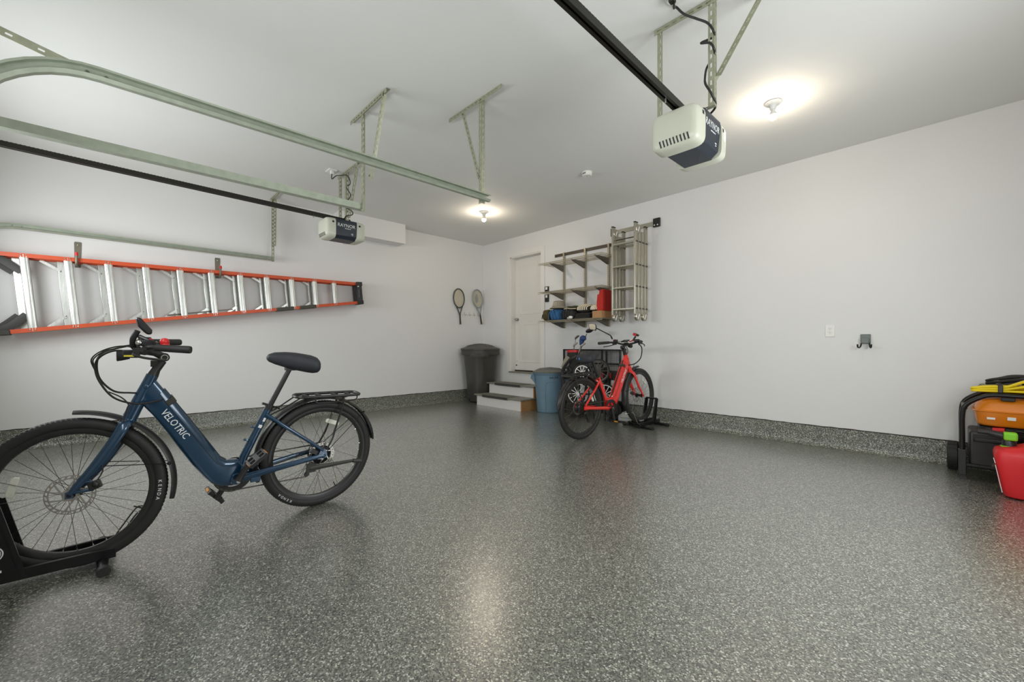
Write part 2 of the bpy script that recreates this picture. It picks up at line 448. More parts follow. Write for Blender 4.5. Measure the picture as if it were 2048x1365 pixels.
# entry door
d1 = MB()
lx0, lx1, lz0, lz1 = DX0 + 0.02, DX1 - 0.004, DZ0 + 0.035, DZ1 - 0.02
d1.bb((lx0, 0.11, lz0), (lx1, 0.15, lz1))
door = struct(d1.build('door_1', 'doorw', bevel=0.002))
for z0, z1 in ((lz0 + 0.14, lz0 + 0.86), (lz0 + 1.02, lz1 - 0.13)):
    p = MB(); x0, x1 = lx0 + 0.12, lx1 - 0.12
    def rect(i, y): return [Vector((x0 + i, y, z0 + i)), Vector((x1 - i, y, z0 + i)), Vector((x1 - i, y, z1 - i)), Vector((x0 + i, y, z1 - i))]
    p.loft([rect(0, 0.1098), rect(0.012, 0.1055), rect(0.03, 0.1098), rect(0.055, 0.109), rect(0.075, 0.1055)], cap=False)
    p.add(rect(0.075, 0.1055), [(0, 1, 2, 3)])
    p.build('panel', 'doorw', door, ang=20)
kn = MB()
kz = 1.538; kx = lx0 + 0.06
kn.lathe([(0.0, 0.05), (0.018, 0.048), (0.028, 0.035), (0.027, 0.022), (0.012, 0.012), (0.011, -0.006), (0.03, -0.009), (0.031, -0.012)], n=20)
kn.xf(Matrix.Translation((kx, 0.101, kz)) @ Matrix.Rotation(R(90), 4, 'X'))
label(kn.build('door_knob', 'steel', door), 'brushed metal door knob')
bp = MB(); bp.bb((lx0 + 0.02, 0.108, lz0 + 0.16), (lx0 + 0.055, 0.1102, lz0 + 0.165)).bb((lx0 + 0.015, 0.107, lz0 + 0.075), (lx0 + 0.045, 0.1102, lz0 + 0.10))
bp.build('scuff_mark', 'black', door)
sw = MB().bb((lx0, 0.095, DZ0 + 0.012), (lx1, 0.13, lz0)); sw.build('door_sweep', 'gap', door)
cs = MB(); cw = 0.085
cs.bb((DX0 - cw, -0.016, DZ0 - 0.0), (DX0, 0.004, DZ1 + cw)).bb((DX1, -0.016, DZ0), (DX1 + cw, 0.004, DZ1 + cw)).bb((DX0, -0.016, DZ1), (DX1, 0.004, DZ1 + cw))
cs.bb((DX0, -0.002, DZ0), (DX0 + 0.018, 0.16, DZ1)).bb((DX1 - 0.003, -0.002, DZ0), (DX1, 0.16, DZ1)).bb((DX0, -0.002, DZ1 - 0.018), (DX1, 0.16, DZ1))
struct(cs.build('trim_1', 'trimw', bevel=0.003))
struct(MB().bb((DX0 - 0.02, -0.03, DZ0 - 0.012), (DX1 + 0.01, 0.10, DZ0 + 0.012)).build('trim_3', 'tread_w'))

# steps up to the door
st = thing('entry_steps', 'two white wooden steps with grey treads leading up to the white door', 'steps', (1.18, -0.35, 0))
SX0, SX1 = 0.615, 1.745
a = MB().bb((SX0, -0.655, 0.0), (SX1 - 0.02, -0.635, 0.17)).bb((SX0, -0.365, 0.19), (SX1 - 0.02, -0.345, 0.36)); a.build('riser', 'trimw', st, True)
a = MB().bb((SX1 - 0.02, -0.655, 0.0), (SX1, -0.06, 0.17)).bb((SX1 - 0.02, -0.365, 0.17), (SX1, -0.06, 0.36)).bb((SX0, -0.635, 0), (SX0 + 0.02, -0.06, 0.17)).bb((SX0, -0.345, 0.17), (SX0 + 0.02, -0.06, 0.36))
label(a.build('side_board', 'wood', st, True), 'bare wood side board')
for y0, y1, z in ((-0.70, -0.345, 0.17), (-0.41, -0.06, 0.36)):
    t = MB().bb((SX0 - 0.03, y0, z), (SX1 + 0.03, y1, z + 0.022)).build('tread', 'tread_w', st, True, bevel=0.004)
    mt = MB().bb((0.82, y0 - 0.002, z + 0.0225), (1.46, y1 - 0.08, z + 0.027))
    mt.cm = 1; mt.bb((0.82, y0 - 0.006, z - 0.012), (1.46, y0 - 0.0022, z + 0.027))
    label(mt.build('tread_mat', ['treadm', 'mat'], st, True), 'tread mat with a dark nosing')

# ------------------------------------------------------------------ lights and detector on the ceiling
def lampholder(p, lab):
    t = thing('bulb_lampholder', lab, 'ceiling light', (p[0], p[1], H), group='bare bulb lampholders on the ceiling')
    MB().lathe([(0.0, 0), (0.062, 0), (0.064, -0.006), (0.058, -0.014), (0.036, -0.022), (0.026, -0.034), (0.022, -0.06), (0.0, -0.06)], n=28).build('socket', 'white', t)
    MB().lathe([(0.0135, -0.058), (0.014, -0.072), (0.02, -0.084), (0.030, -0.100), (0.0315, -0.110)], n=24).build('bulb_base', 'white', t)
    MB().lathe([(0.0315, -0.110), (0.0312, -0.118), (0.027, -0.131), (0.016, -0.141), (0.0, -0.1445)], n=24).build('bulb', 'bulb', t)
lampholder((5.457, -1.431), 'lit bare bulb in a white ceiling socket, the one nearer the long white wall')
lampholder((1.656, -1.355), 'lit bare bulb in a white ceiling socket near the corner above the steps')
t = thing('smoke_detector', 'small round white smoke detector on the ceiling between the two bulbs', 'smoke detector', (3.571, -1.404, H))
MB().lathe([(0.0, 0), (0.058, 0), (0.06, -0.008), (0.055, -0.012), (0.055, -0.036), (0.046, -0.044), (0.0, -0.045)], n=28).build('housing', 'white', t)
MB().bb((-0.02, -0.058, -0.03), (0.02, -0.052, -0.018)).build('vent', 'hookp', t)
MB().lathe([(0.0, -0.049), (0.008, -0.048), (0.009, -0.044)], n=12).build('test_button', 'greyp', t)
# ================================================================== garage door hardware
def slotted(mb, p0, p1, wdir, width, t=0.0022, pitch=0.05, hole=0.028, hw=0.30, start=0.02):
    """flat perforated strip from p0 to p1, width along wdir"""
    p0 = Vector(p0); p1 = Vector(p1); d = p1 - p0; L = d.length; d.normalize()
    wv = Vector(wdir); wv = (wv - d * wv.dot(d)).normalized(); nv = d.cross(wv)
    rot = Matrix((wv, nv, d)).transposed()
    def piece(w0, w1, l0, l1):
        c = p0 + wv * ((w0 + w1) / 2) + d * ((l0 + l1) / 2)
        mb.box(c, (w1 - w0, t, l1 - l0), rot)
    e = width * (1 - hw) / 2
    piece(0, e, 0, L); piece(width - e, width, 0, L)
    l = 0; h0 = start
    while True:
        h1 = h0 + hole
        if h1 > L - 0.008: piece(e, width - e, l, L); break
        piece(e, width - e, l, h0); l = h1; h0 = l + pitch - hole
    return mb
def angle_iron(mb, p0, p1, a, b, w=0.034):
    slotted(mb, p0, p1, a, w); slotted(mb, p0, p1, b, w)
    return mb
def bolt(mb, p, n, r=0.008, h=0.007):
    n = Vector(n).normalized(); mb.tube([Vector(p), Vector(p) + n * h], r, 6); return mb

def track(name, x, yend, ycurve, sgn, lab, rad=0.38, zt=2.215, hh=0.052, fw=1.0):
    """horizontal run, quarter bend and vertical run of a door track; sgn = side the channel opens to"""
    t = thing(name, lab, 'door track', (x, ycurve - rad, 0), group=None)
    prof = [(0, 0), (0, hh), (0.040, hh), (0.045, hh - 0.012), (0.0425, hh - 0.012), (0.038, hh - 0.0025), (0.0025, hh - 0.0025), (0.0025, 0.003), (0.026, 0.0025), (0.038, 0.014), (0.0405, 0.012), (0.028, -0.001)]
    cen = []
    cen.append((yend, zt, 0.0)); cen.append((ycurve, zt, 0.0))
    for i in range(1, 13):
        a_ = R(90 * i / 12); cen.append((ycurve - rad * math.sin(a_), zt - rad * (1 - math.cos(a_)), a_))
    cen.append((ycurve - rad, 0.06, R(90)))
    rings = []
    for y, z, a_ in cen:
        rings.append([Vector((x + sgn * px * fw, y - pz * math.sin(a_) * 1.0, z + pz * math.cos(a_))) for px, pz in prof])
    MB().loft(rings).build('channel', 'galv', t, True, ang=25)
    # end bolt and splice bolts
    b = MB(); 
    for dy in (0.03, 0.10): bolt(b, (x + sgn * 0.003, yend - dy, zt + 0.024), (sgn, 0, 0))
    for dy in (0.02, 0.08): bolt(b, (x + sgn * 0.003, ycurve + 0.04 - dy, zt + 0.03), (sgn, 0, 0), 0.006, 0.005)
    b.build('bolt', 'steel', t, True)
    return t
YE1, YE2 = -3.155, -3.80
t1 = track('door_track', 3.875, YE1, -5.40, 1, 'galvanised steel door track, uppermost long rail with a curved end at the top left')
t2 = track('door_track', 3.0, YE2, -6.05, -1, 'galvanised steel door track, middle rail above the black opener rail', fw=1.9)
t3 = track('door_track', 0.15, YE2, -6.04, 1, 'galvanised steel door track running along the left wall above the orange ladder', zt=2.195)
# angle strut from the first track bend to the header
zz = PX(112, 116, 3.86)
m = MB(); slotted(m, (3.862, -5.49, 2.245), (3.862, -5.88, 2.335), (0, 0, 1), 0.034, pitch=0.09, hole=0.02, hw=0.24, start=0.08)
m.build('brace_strap', 'galv2', t1, True)

def hanger(lab, x, y, ztop, c0, c1, zb, d0, d1, flat=False, sx=1):
    t = thing('track_hanger', lab, 'bracket', (x, y, H), group=None)
    a = MB()
    if flat:
        slotted(a, (c0, y - 0.001, H - 0.034), (c1, y - 0.001, H - 0.034), (0, 0, 1), 0.034)
    else:
        angle_iron(a, (c0, y, H - 0.002), (c1, y, H - 0.002), (0, 1, 0), (0, 0, -1))
    a.build('ceiling_angle', 'galv2', t, True)
    a = MB(); angle_iron(a, (x, y + 0.004, zb), (x, y + 0.004, H - 0.01), (sx, 0, 0), (0, 1, 0)); a.build('drop_angle', 'galv2', t, True)
    a = MB(); angle_iron(a, d0, d1, (1, 0, 0), (0, 1, 0)); a.build('diagonal_angle', 'galv2', t, True)
    b = MB()
    for p in ((x + sx * 0.017, y + 0.003, H - 0.02), (x + sx * 0.017, y + 0.003, zb + 0.02), tuple(Vector(d0) + Vector((0.015, -0.003, 0.02))), tuple(Vector(d1) + Vector((0.015, -0.003, -0.02)))):
        bolt(b, p, (0, -1, 0), 0.008, 0.008)
    b.build('bolt', 'steel', t, True)
    return t
e = PY(740, 356, YE2 - 0.03)
hanger('perforated steel hanger holding the end of the middle door track', 2.998, YE2 - 0.03, H, 2.777, 3.46, 2.20, (e.x - 0.02, YE2 - 0.03, e.z), (3.40, YE2 - 0.03, H - 0.02))
e = PY(957, 357, YE1 - 0.06)
hanger('perforated steel hanger on a flat ceiling strap holding the end of the uppermost door track', 3.862, YE1 - 0.06, H, 3.418, 4.107, 2.20, (e.x - 0.01, YE1 - 0.06, e.z), (3.60, YE1 - 0.06, H - 0.02), flat=True, sx=-1)
hanger('thin perforated steel hanger near the left wall at the end of the lowest door track', 0.13, YE2 - 0.02, H, 0.08, 0.46, 2.19, (0.17, YE2 - 0.005, 2.40), (0.20, YE2 - 0.005, H - 0.02))

# ------------------------------------------------------------------ openers
def opener(x, yc, zc, lab, rlab, ydoor, zdoor, rail_z):
    t = thing('garage_door_opener', lab, 'garage door opener', (x, yc, zc), group=None)
    # centre body: dark sides and chassis; local coords
    hx, hy, hz = 0.135, 0.12, 0.105
    b = MB()
    prof = [(-hx, hz), (hx, hz), (hx + 0.004, hz - 0.03), (hx - 0.012, -hz + 0.03), (hx - 0.05, -hz), (-hx + 0.05, -hz), (-hx + 0.012, -hz + 0.03), (-hx - 0.004, hz - 0.03)]
    b.prism(prof, lambda u, v, d: Vector((u, d, v)), -hy, hy)
    b.build('motor_housing', 'navy', t, bevel=0.006)
    # rounded translucent light lenses at both ends
    for sg in (-1, 1):
        rings = []
        N = 28
        for k, (dy, sc) in enumerate([(0.0, 1.0), (0.04, 1.0), (0.07, 0.98), (0.088, 0.93), (0.099, 0.83), (0.104, 0.6), (0.105, 0.02)]):
            ring = []
            for q in range(N):
                a_ = 2 * math.pi * q / N; ca, sa = math.cos(a_), math.sin(a_)
                e_ = 0.36
                px = (abs(ca) ** e_) * (1 if ca >= 0 else -1) * (hx + 0.008); pz = (abs(sa) ** e_) * (1 if sa >= 0 else -1) * (hz + 0.008)
                zs = sc if pz < 0 else 0.4 + 0.6 * sc
                ring.append(Vector((px * (0.25 + 0.75 * sc), sg * (hy + dy), pz * zs - 0.0)))
            rings.append(ring)
        ln = MB().loft(rings).build('light_lens', 'lens', t, ang=50)
        s_ = MB()
        for k in range(9):
            xx = -0.082 + k * 0.0205
            s_.bar((xx, sg * (hy + 0.1045), -0.056), (xx + 0.008, sg * (hy + 0.0985), -0.094), 0.008, 0.005, (0, 1, 0))
        s_.build('vent_slot', 'black', ln)
        s2 = MB().box((hx + 0.002, sg * (hy + 0.03), hz - 0.045), (0.012, 0.022, 0.02)); s2.build('lens_latch', 'black', ln)
    # lettering on the dark side
    l = MB()
    add_text(l, 'RAYNOR', 0.052, basis((hx + 0.0012, 0.0, 0.038), (0, 1, 0), (0.107, 0, 1)), 'letter', wx=0.95)
    tl = Matrix.Rotation(R(6.1), 3, 'Y')
    for y_, z_, w_ in ((-0.005, 0.008, 0.022), (0.022, 0.008, 0.026), (0.045, 0.008, 0.012), (0.068, -0.042, 0.022), (0.072, -0.054, 0.014)): l.box((hx + 0.004 - 0.107 * (0.075 - z_) + 0.0006, y_, z_), (0.0012, w_, 0.006), tl)
    l.build('lettering', 'letter', t)
    MB().box((0.0, 0, -hz - 0.003), (0.17, 0.235, 0.006)).build('bottom_panel', 'navy', t)
    MB().tube(spline([(0.03, 0.06, -hz - 0.004), (0.025, 0.05, -hz - 0.035), (0.05, 0.0, -hz - 0.045), (0.075, -0.03, -hz - 0.02)]), 0.0012, 5).build('antenna_wire', 'belt', t)
    # rail: T-section with toothed belt
    y0 = yc - hy - 0.02
    r_ = MB()
    def P(s_, dz, dx): return Vector((x + dx, y0 + (ydoor - y0) * s_, rail_z + (zdoor - rail_z) * s_ + dz))
    for (x0, x1, z0, z1) in ((-0.022, 0.022, 0.026, 0.032), (-0.022, -0.017, -0.004, 0.026), (0.017, 0.022, -0.004, 0.026), (-0.022, -0.006, -0.008, -0.004), (0.006, 0.022, -0.008, -0.004)):
        r_.loft([[P(s_, z0, x0), P(s_, z0, x1), P(s_, z1, x1), P(s_, z1, x0)] for s_ in (-0.08, 1)])
    rl = r_.build('rail', 'rail', t, True)
    bt = MB(); L = abs(ydoor - y0); k = int(L / 0.022)
    bt.loft([[P(s_, 0.008, -0.006), P(s_, 0.008, 0.006), P(s_, 0.012, 0.006), P(s_, 0.012, -0.006)] for s_ in (0, 1)])
    for i in range(k):
        s_ = (i + 0.3) / k; e_ = 0.008 / L
        bt.loft([[P(s_, 0.0315, -0.021), P(s_, 0.0315, 0.021), P(s_, 0.0345, 0.021), P(s_, 0.0345, -0.021)], [P(s_ + e_, 0.0315, -0.021), P(s_ + e_, 0.0315, 0.021), P(s_ + e_, 0.0345, 0.021), P(s_ + e_, 0.0345, -0.021)]])
    bt.build('drive_belt', 'belt', t, True, keep=True)
    MB().tube([P(0.06, -0.006, 0), P(0.06, -0.03, 0)], 0.005, 6).build('rail_bolt', 'steel', t, True)
    return t
o1 = opener(5.362, -2.79, 2.312, 'garage door opener with pale end lenses and dark lettered side, hanging nearer the camera', '', -5.88, 2.56, 2.44)
o2 = opener(1.59, -3.44, 2.375, 'garage door opener with pale end lenses hanging beyond the middle track, by the boxed duct', '', -6.48, 2.555, 2.50)

def opener_hanger(lab, xa, xb, y, ztop_a, zbot, c0, c1, diag, cord, coil):
    t = thing('opener_hanger', lab, 'bracket', ((xa + xb) / 2, y, H))
    a = MB(); angle_iron(a, (c0, y, H - 0.002), (c1, y, H - 0.002), (0, 1, 0), (0, 0, -1)); a.build('ceiling_angle', 'galv2', t, True)
    for x_, sx in ((xa, 1), (xb, -1)):
        a = MB(); angle_iron(a, (x_, y + 0.004, zbot), (x_, y + 0.004, H - 0.01), (sx, 0, 0), (0, 1, 0)); a.build('drop_angle', 'galv2', t, True)
    a = MB(); slotted(a, (xa, y + 0.006, zbot + 0.004), (xb, y + 0.006, zbot + 0.004), (0, 1, 0), 0.034); a.build('cross_strap', 'galv2', t, True)
    a = MB(); angle_iron(a, diag[0], diag[1], (1, 0, 0), (0, 1, 0)); a.build('diagonal_angle', 'galv2', t, True)
    return t
opener_hanger('slotted steel angle frame carrying the opener nearer the camera', 5.19, 5.535, -2.87, H, 2.43, 5.17, 5.60, (tuple(PY(1431, 152, -2.845)), tuple(PZ(1520, -14, 3.04))), None, None)
opener_hanger('slotted steel angle frame carrying the opener by the boxed duct', 1.49, 1.70, -3.44, H, 2.48, 1.47, 2.02, ((1.70, -3.42, 2.52), (1.93, -3.42, H - 0.02)), None, None)
def cord(pts, lab, r=0.0055):
    return tag(MB().tube(spline(pts, 8), r, 8).build('power_cord', 'cord'), lab, 'power cord')
q = lambda px, py, y: tuple(PY(px, py, y))
ch = thing('ceiling_outlet', 'white outlet box on the ceiling that feeds the opener by the duct', 'outlet', (1.60, -3.56, H))
MB().bb((-0.07, -0.045, -0.012), (0.06, 0.045, 0)).build('cover_plate', 'white', ch, bevel=0.004)
MB().bb((-0.01, -0.016, -0.045), (0.025, 0.016, -0.0115)).build('socket', 'white', ch, bevel=0.004)
cord([(1.607, -3.56, 3.005), (1.610, -3.56, 2.95), q(672, 352, -3.55), q(682, 351, -3.52), q(694, 351, -3.5), q(700, 362, -3.49), q(699, 370, -3.43), q(692, 373, -3.41), q(697, 382, -3.49), q(701, 390, -3.49), q(697, 399, -3.45), q(688, 404, -3.40), q(690, 414, -3.4), q(704, 423, -3.49), q(704, 430, -3.49), q(693, 432, -3.45), (1.62, -3.44, 2.488)], 'thin black power cord looping down to the opener by the boxed duct')
ch = thing('ceiling_outlet', 'white outlet box at the top edge that feeds the opener nearer the camera', 'outlet', tuple(PZ(1345, -10, H)))
MB().bb((-0.045, -0.06, -0.012), (0.045, 0.06, 0)).build('cover_plate', 'white', ch, bevel=0.004)
MB().bb((-0.016, -0.02, -0.045), (0.016, 0.015, -0.0115)).build('plug', 'black', ch, bevel=0.004)
pl = PZ(1348, -10, H)
cord([(pl.x, pl.y, H - 0.045), (pl.x, pl.y, H - 0.075), q(1352, 14, -2.97), q(1368, 28, -2.95), q(1392, 37, -2.93), q(1415, 46, -2.91), q(1427, 62, -2.90), q(1427, 74, -2.84), q(1402, 86, -2.90), q(1420, 86, -2.91), q(1428, 98, -2.90), q(1428, 112, -2.84), q(1414, 135, -2.82), q(1410, 155, -2.87), q(1411, 168, -2.91), q(1421, 184, -2.91), q(1430, 202, -2.86), q(1430, 216, -2.80), (5.47, -2.78, 2.425)], 'thick black power cord spiralling down the hanger of the opener nearer the camera', 0.0065)

# ================================================================== orange step ladder on the left wall
lad = thing('step_ladder', 'long orange fibreglass step ladder with aluminium steps hung sideways on the left wall', 'ladder', (0.0, -6.17, 1.55))
# local frame: along axis s (towards the top cap), across c, depth x
A0 = Vector((0, -6.20, 1.553)); A1 = Vector((0, -2.585, 1.862)); LA = (A1 - A0).length; ad = (A1 - A0).normalized(); ac = Vector((0, -ad.z, ad.y))
def LP(s_, c, x): return A0 + ad * s_ + ac * c + Vector((x, 0, 0))
def half(s_): return 0.402 + (0.158 - 0.402) * s_ / LA
def rail_prof(s_, c, x, d, th, sg):
    # channel section: web on the outside, flanges inward
    return [LP(s_, c, x), LP(s_, c, x + d), LP(s_, c - sg * th, x + d), LP(s_, c - sg * th, x + d - 0.006), LP(s_, c - sg * 0.005, x + d - 0.006), LP(s_, c - sg * 0.005, x + 0.006), LP(s_, c - sg * th, x + 0.006), LP(s_, c - sg * th, x)]
X0F, X0R = 0.125, 0.032
S_END = LA - 0.02
for sg in (1, -1):
    s0 = 0.02 if sg > 0 else 0.075
    MB().loft([rail_prof(s_, sg * half(s_), X0F, 0.075, 0.040, sg) for s_ in (s0, S_END)]).build('front_rail', 'orange', lad, True)
    MB().loft([rail_prof(s_, sg * (half(s_) - 0.012), X0R, 0.055, 0.028, sg) for s_ in (s0, S_END)]).build('rear_rail', 'orange', lad, True)
def step_s(px, x):  # axis position of the step seen at px, y 575
    p = PX(px, 585, x); return (p - A0).dot(ad) 
xf = [57, 144, 223, 297, 364, 425.5, 482.5, 534.8, 584, 629.4, 668]
sf = [step_s(v, 0.16) for v in xf]
for i, s_ in enumerate(sf):
    h_ = half(s_) - 0.008
    wd = 0.062
    b = MB()
    b.loft([[LP(s_ - wd / 2, c, X0F + 0.012), LP(s_ + wd / 2, c, X0F + 0.012), LP(s_ + wd / 2, c, X0F + 0.07), LP(s_ + wd / 2 - 0.006, c, X0F + 0.074), LP(s_ - wd / 2 + 0.006, c, X0F + 0.074), LP(s_ - wd / 2, c, X0F + 0.07)] for c in (-h_, h_)])
    for k in range(3):
        o_ = -0.018 + 0.018 * k
        b.loft([[LP(s_ + o_ - 0.002, c, X0F + 0.074), LP(s_ + o_ + 0.002, c, X0F + 0.074), LP(s_ + o_ + 0.002, c, X0F + 0.0755), LP(s_ + o_ - 0.002, c, X0F + 0.0755)] for c in (-h_, h_)])
    b.build('step', 'alu', lad, True)
    r_ = MB()
    for sg in (1, -1):
        for o_ in (-0.018, 0.018): r_.sphere(LP(s_ + o_, sg * (half(s_) - 0.017), X0F + 0.076), 0.006, 8)
    r_.build('rivet', 'chrome', lad, True)
    if i < 10:
        sr = s_ - 0.062 + 0.004 * i; h_ = half(sr) - 0.02
        MB().loft([[LP(sr - 0.032, c, X0R + 0.01), LP(sr + 0.032, c, X0R + 0.01), LP(sr + 0.032, c, X0R + 0.046), LP(sr - 0.032, c, X0R + 0.046)] for c in (-h_, h_)]).build('rear_bar', 'alu', lad, True, bevel=0.003)
        ln = 0.15 - 0.006 * i; dc = 0.11 - 0.006 * i
        if i > 0:
            for sg in (1, -1):
                b = MB().bar(LP(sr - ln, sg * (half(sr) - 0.03), X0R + 0.05), LP(sr - 0.01, sg * (half(sr) - 0.03 - dc), X0R + 0.05), 0.026, 0.006, (1, 0, 0))
                b.sphere(LP(sr - 0.01, sg * (half(sr) - 0.035 - dc), X0R + 0.056), 0.006, 8)
                b.build('brace', 'alu', lad, True)
# base braces and boots (dark)
for sg in (1, -1):
    for sr, x_ in ((sf[0], X0F + 0.035), (sf[0] - 0.062, X0R + 0.045)):
        pts = [LP(sr - 0.26, sg * (half(0) - 0.03), x_), LP(sr - 0.15, sg * (half(0) - 0.075), x_), LP(sr - 0.03, sg * (half(sr) - 0.175), x_)]
        MB().tube(spline(pts, 5), [0.030 - 0.0006 * i for i in range(11)], 6, sq=(0.4, 1.5, (1, 0, 0))).build('corner_brace', 'boot', lad, True)
    MB().loft([[LP(s_, sg * (half(0) + 0.006), X0F - 0.005), LP(s_, sg * (half(0) + 0.006), X0F + 0.085), LP(s_, sg * (half(0) - 0.045), X0F + 0.085), LP(s_, sg * (half(0) - 0.045), X0F - 0.005)] for s_ in ((-0.10, 0.04) if sg > 0 else (-0.10, 0.082))]).build('foot', 'boot', lad, True, bevel=0.006)
# top cap
cp = MB()
hc = half(LA) + 0.012
cp.loft([[LP(s_, -h_, x0), LP(s_, h_, x0), LP(s_, h_, x1), LP(s_, -h_, x1)] for s_, h_, x0, x1 in ((LA - 0.075, hc - 0.03, 0.03, 0.19), (LA - 0.035, hc, 0.02, 0.212), (LA, hc, 0.02, 0.212))])
cp.build('top_cap', 'black', lad, True, bevel=0.006)
for sg in (1, -1):
    MB().loft([[LP(s_, sg * (hc - 0.06), 0.212), LP(s_, sg * hc, 0.212), LP(s_, sg * hc, 0.222), LP(s_, sg * (hc - 0.06), 0.222)] for s_ in (LA - 0.09, LA + 0.005)]).build('cap_lug', 'black', lad, True, bevel=0.004)
MB().tube([LP(LA - 0.05, -0.07, 0.219), LP(LA - 0.05, 0.05, 0.219)], 0.018, 10).build('tool_slot', 'satin', lad, True)
MB().sphere(LP(LA - 0.062, 0.10, 0.224), 0.014, 10).build('cap_bolt', 'chrome', lad, True)
# foam pads on the lower rail
for a_, b_ in ((553, 588), (600, 633)):
    s0 = (PX(a_, 618, 0.2) - A0).dot(ad); s1 = (PX(b_, 614, 0.2) - A0).dot(ad)
    MB().loft([[LP(s_, -half(s_) - 0.008, X0F - 0.008), LP(s_, -half(s_) - 0.008, X0F + 0.086), LP(s_, -half(s_) + 0.042, X0F + 0.086), LP(s_, -half(s_) + 0.042, X0F - 0.008)] for s_ in (s0, s1)]).build('foam_pad', 'foam', lad, True, bevel=0.01)
# spreader bars folded along the inside of the lower rail
s0 = step_s(330, .1); s1 = step_s(462, .1)
MB().bar(LP(s0, -half(s0) + 0.062, 0.10), LP(s1, -half(s1) + 0.072, 0.10), 0.016, 0.006, (1, 0, 0)).build('spreader', 'steeld', lad, True)
# hooks that carry the ladder
for px, lab in ((155.5, 'red-tipped steel hook carrying the orange ladder nearer its wide foot'), (435, 'red-tipped steel hook carrying the orange ladder near its middle')):
    top = PX(px, 484 if px < 200 else 516, 0.012)
    s_ = (Vector((0, top.y, top.z)) - A0).dot(ad); zr = LP(s_, half(s_), 0).z
    hk = thing('ladder_hook', lab, 'hook', (0, top.y, zr - 0.07))
    b = MB(); zt = top.z
    b.loft([[Vector((0.001, top.y - w_, z)), Vector((0.001, top.y + w_, z)), Vector((0.007, top.y + w_, z)), Vector((0.007, top.y - w_, z))] for w_, z in ((0.022, zr - 0.075), (0.028, zt - 0.01), (0.022, zt))])
    b.build('wall_plate', 'hooksteel', hk, True, bevel=0.002)
    MB().sphere((0.008, top.y, zt - 0.035), 0.008, 10).build('screw', 'chrome', hk, True)
    zb = zr - 0.062
    dy = 0.0
    MB().tube(spline([(0.012, top.y, zb), (0.07, top.y + dy, zb - 0.012), (0.16, top.y + dy, zb - 0.022), (0.212, top.y + dy, zb - 0.006), (0.226, top.y + dy, zb + 0.035), (0.228, top.y + dy, zb + 0.09)], 5), 0.011, 10).build('arm', 'hooksteel', hk, True)
    MB().tube([(0.228, top.y + dy, zb + 0.08), (0.229, top.y + dy, zb + 0.115)], [0.0145, 0.0135], 10).build('tip', 'redg', hk, True)
# ================================================================== back wall: shelves, ladder, small fittings
SX = 1.868; SE = 3.085; SD = 0.40
sh = thing('shelf_unit', 'wall-mounted wire shelving with three shelves beside the white door', 'shelf', (2.45, 0, 1.33))
MB().bb((1.89, -0.016, 2.525), (2.985, 0, 2.572)).build('hang_track', 'shelftrack', sh, True, bevel=0.002)
for x in (2.093, 2.519, 2.948):
    b = MB(); b.bb((x - 0.013, -0.035, 1.335), (x + 0.013, -0.018 + 0.001, 2.575)).bb((x - 0.013, -0.018, 1.335), (x + 0.013, -0.002, 2.52))
    st_ = b.build('standard', 'shelf', sh, True)
    b = MB()
    for k in range(38):
        z = 1.36 + k * 0.0315
        b.bb((x - 0.007, -0.0355, z), (x - 0.003, -0.034, z + 0.013)).bb((x + 0.003, -0.0355, z), (x + 0.007, -0.034, z + 0.013))
    b.build('slot', 'gap', st_, True)
for z in (2.365, 1.905, 1.445):
    b = MB()
    nx = int((SE - SX) / 0.0254)
    for i in range(nx + 1):
        x = SX + (SE - SX) * i / nx
        b.tube([(x, -0.04, z), (x, -SD, z), (x, -SD, z - 0.028)], 0.0022, 4)
    for y, zz_ in ((-0.045, z - 0.004), (-0.16, z - 0.004), (-0.28, z - 0.004), (-SD, z), (-SD, z - 0.028)):
        b.tube([(SX, y, zz_), (SE, y, zz_)], 0.0032, 5)
    b.build('wire_shelf', 'shelf', sh, True)
    for x in (2.093, 2.519, 2.948):
        b = MB()
        for dx in (-0.010, 0.008):
            b.prism([(-0.036, z - 0.008), (-0.036, z - 0.105), (-0.06, z - 0.105), (-0.34, z - 0.028), (-0.375, z - 0.008)], lambda u, v, d, x=x: Vector((x + d, u, v)), dx, dx + 0.003)
        b.bb((x - 0.010, -0.375, z - 0.0105), (x + 0.011, -0.036, z - 0.008))
        b.build('bracket', 'shelfd', sh, True)

# aluminium folding ladder on its own wall track
tr = thing('ladder_wall_track', 'metal wall track with black end caps that carries the folded aluminium ladder', 'wall track', (3.36, 0, 2.72))
MB().bb((3.01, -0.022, 2.69), (3.72, 0, 2.745)).build('track_bar', 'aluold', tr, True, bevel=0.002)
for x0, x1 in ((2.985, 3.03), (3.655, 3.755)):
    e_ = MB().bb((x0, -0.03, 2.665), (x1, -0.0, 2.785)).build('end_cap', 'black', tr, True, bevel=0.008)
for x in (3.68, 3.725): MB().sphere((x, -0.032, 2.69), 0.010, 8).build('screw', 'white', tr, True)
fl = thing('folding_ladder', 'folded aluminium multi-position ladder hanging upright on the white wall by the shelves', 'ladder', (3.3, -0.2, 1.40))
YL = [-0.375, -0.29, -0.205, -0.12]
p = PY(1227, 550, YL[0]); xl0 = p.x
p = PY(1271.5, 550, YL[0]); xr0 = p.x
ztop = PY(1227, 456, YL[0]).z; ztr = PY(1270, 445, YL[0]).z
zb_ = 1.46
def rrail(mb, x, y, z0, z1, wx=0.028, wy=0.068):
    return mb.bb((x - wx / 2, y - wy / 2, z0), (x + wx / 2, y + wy / 2, z1))
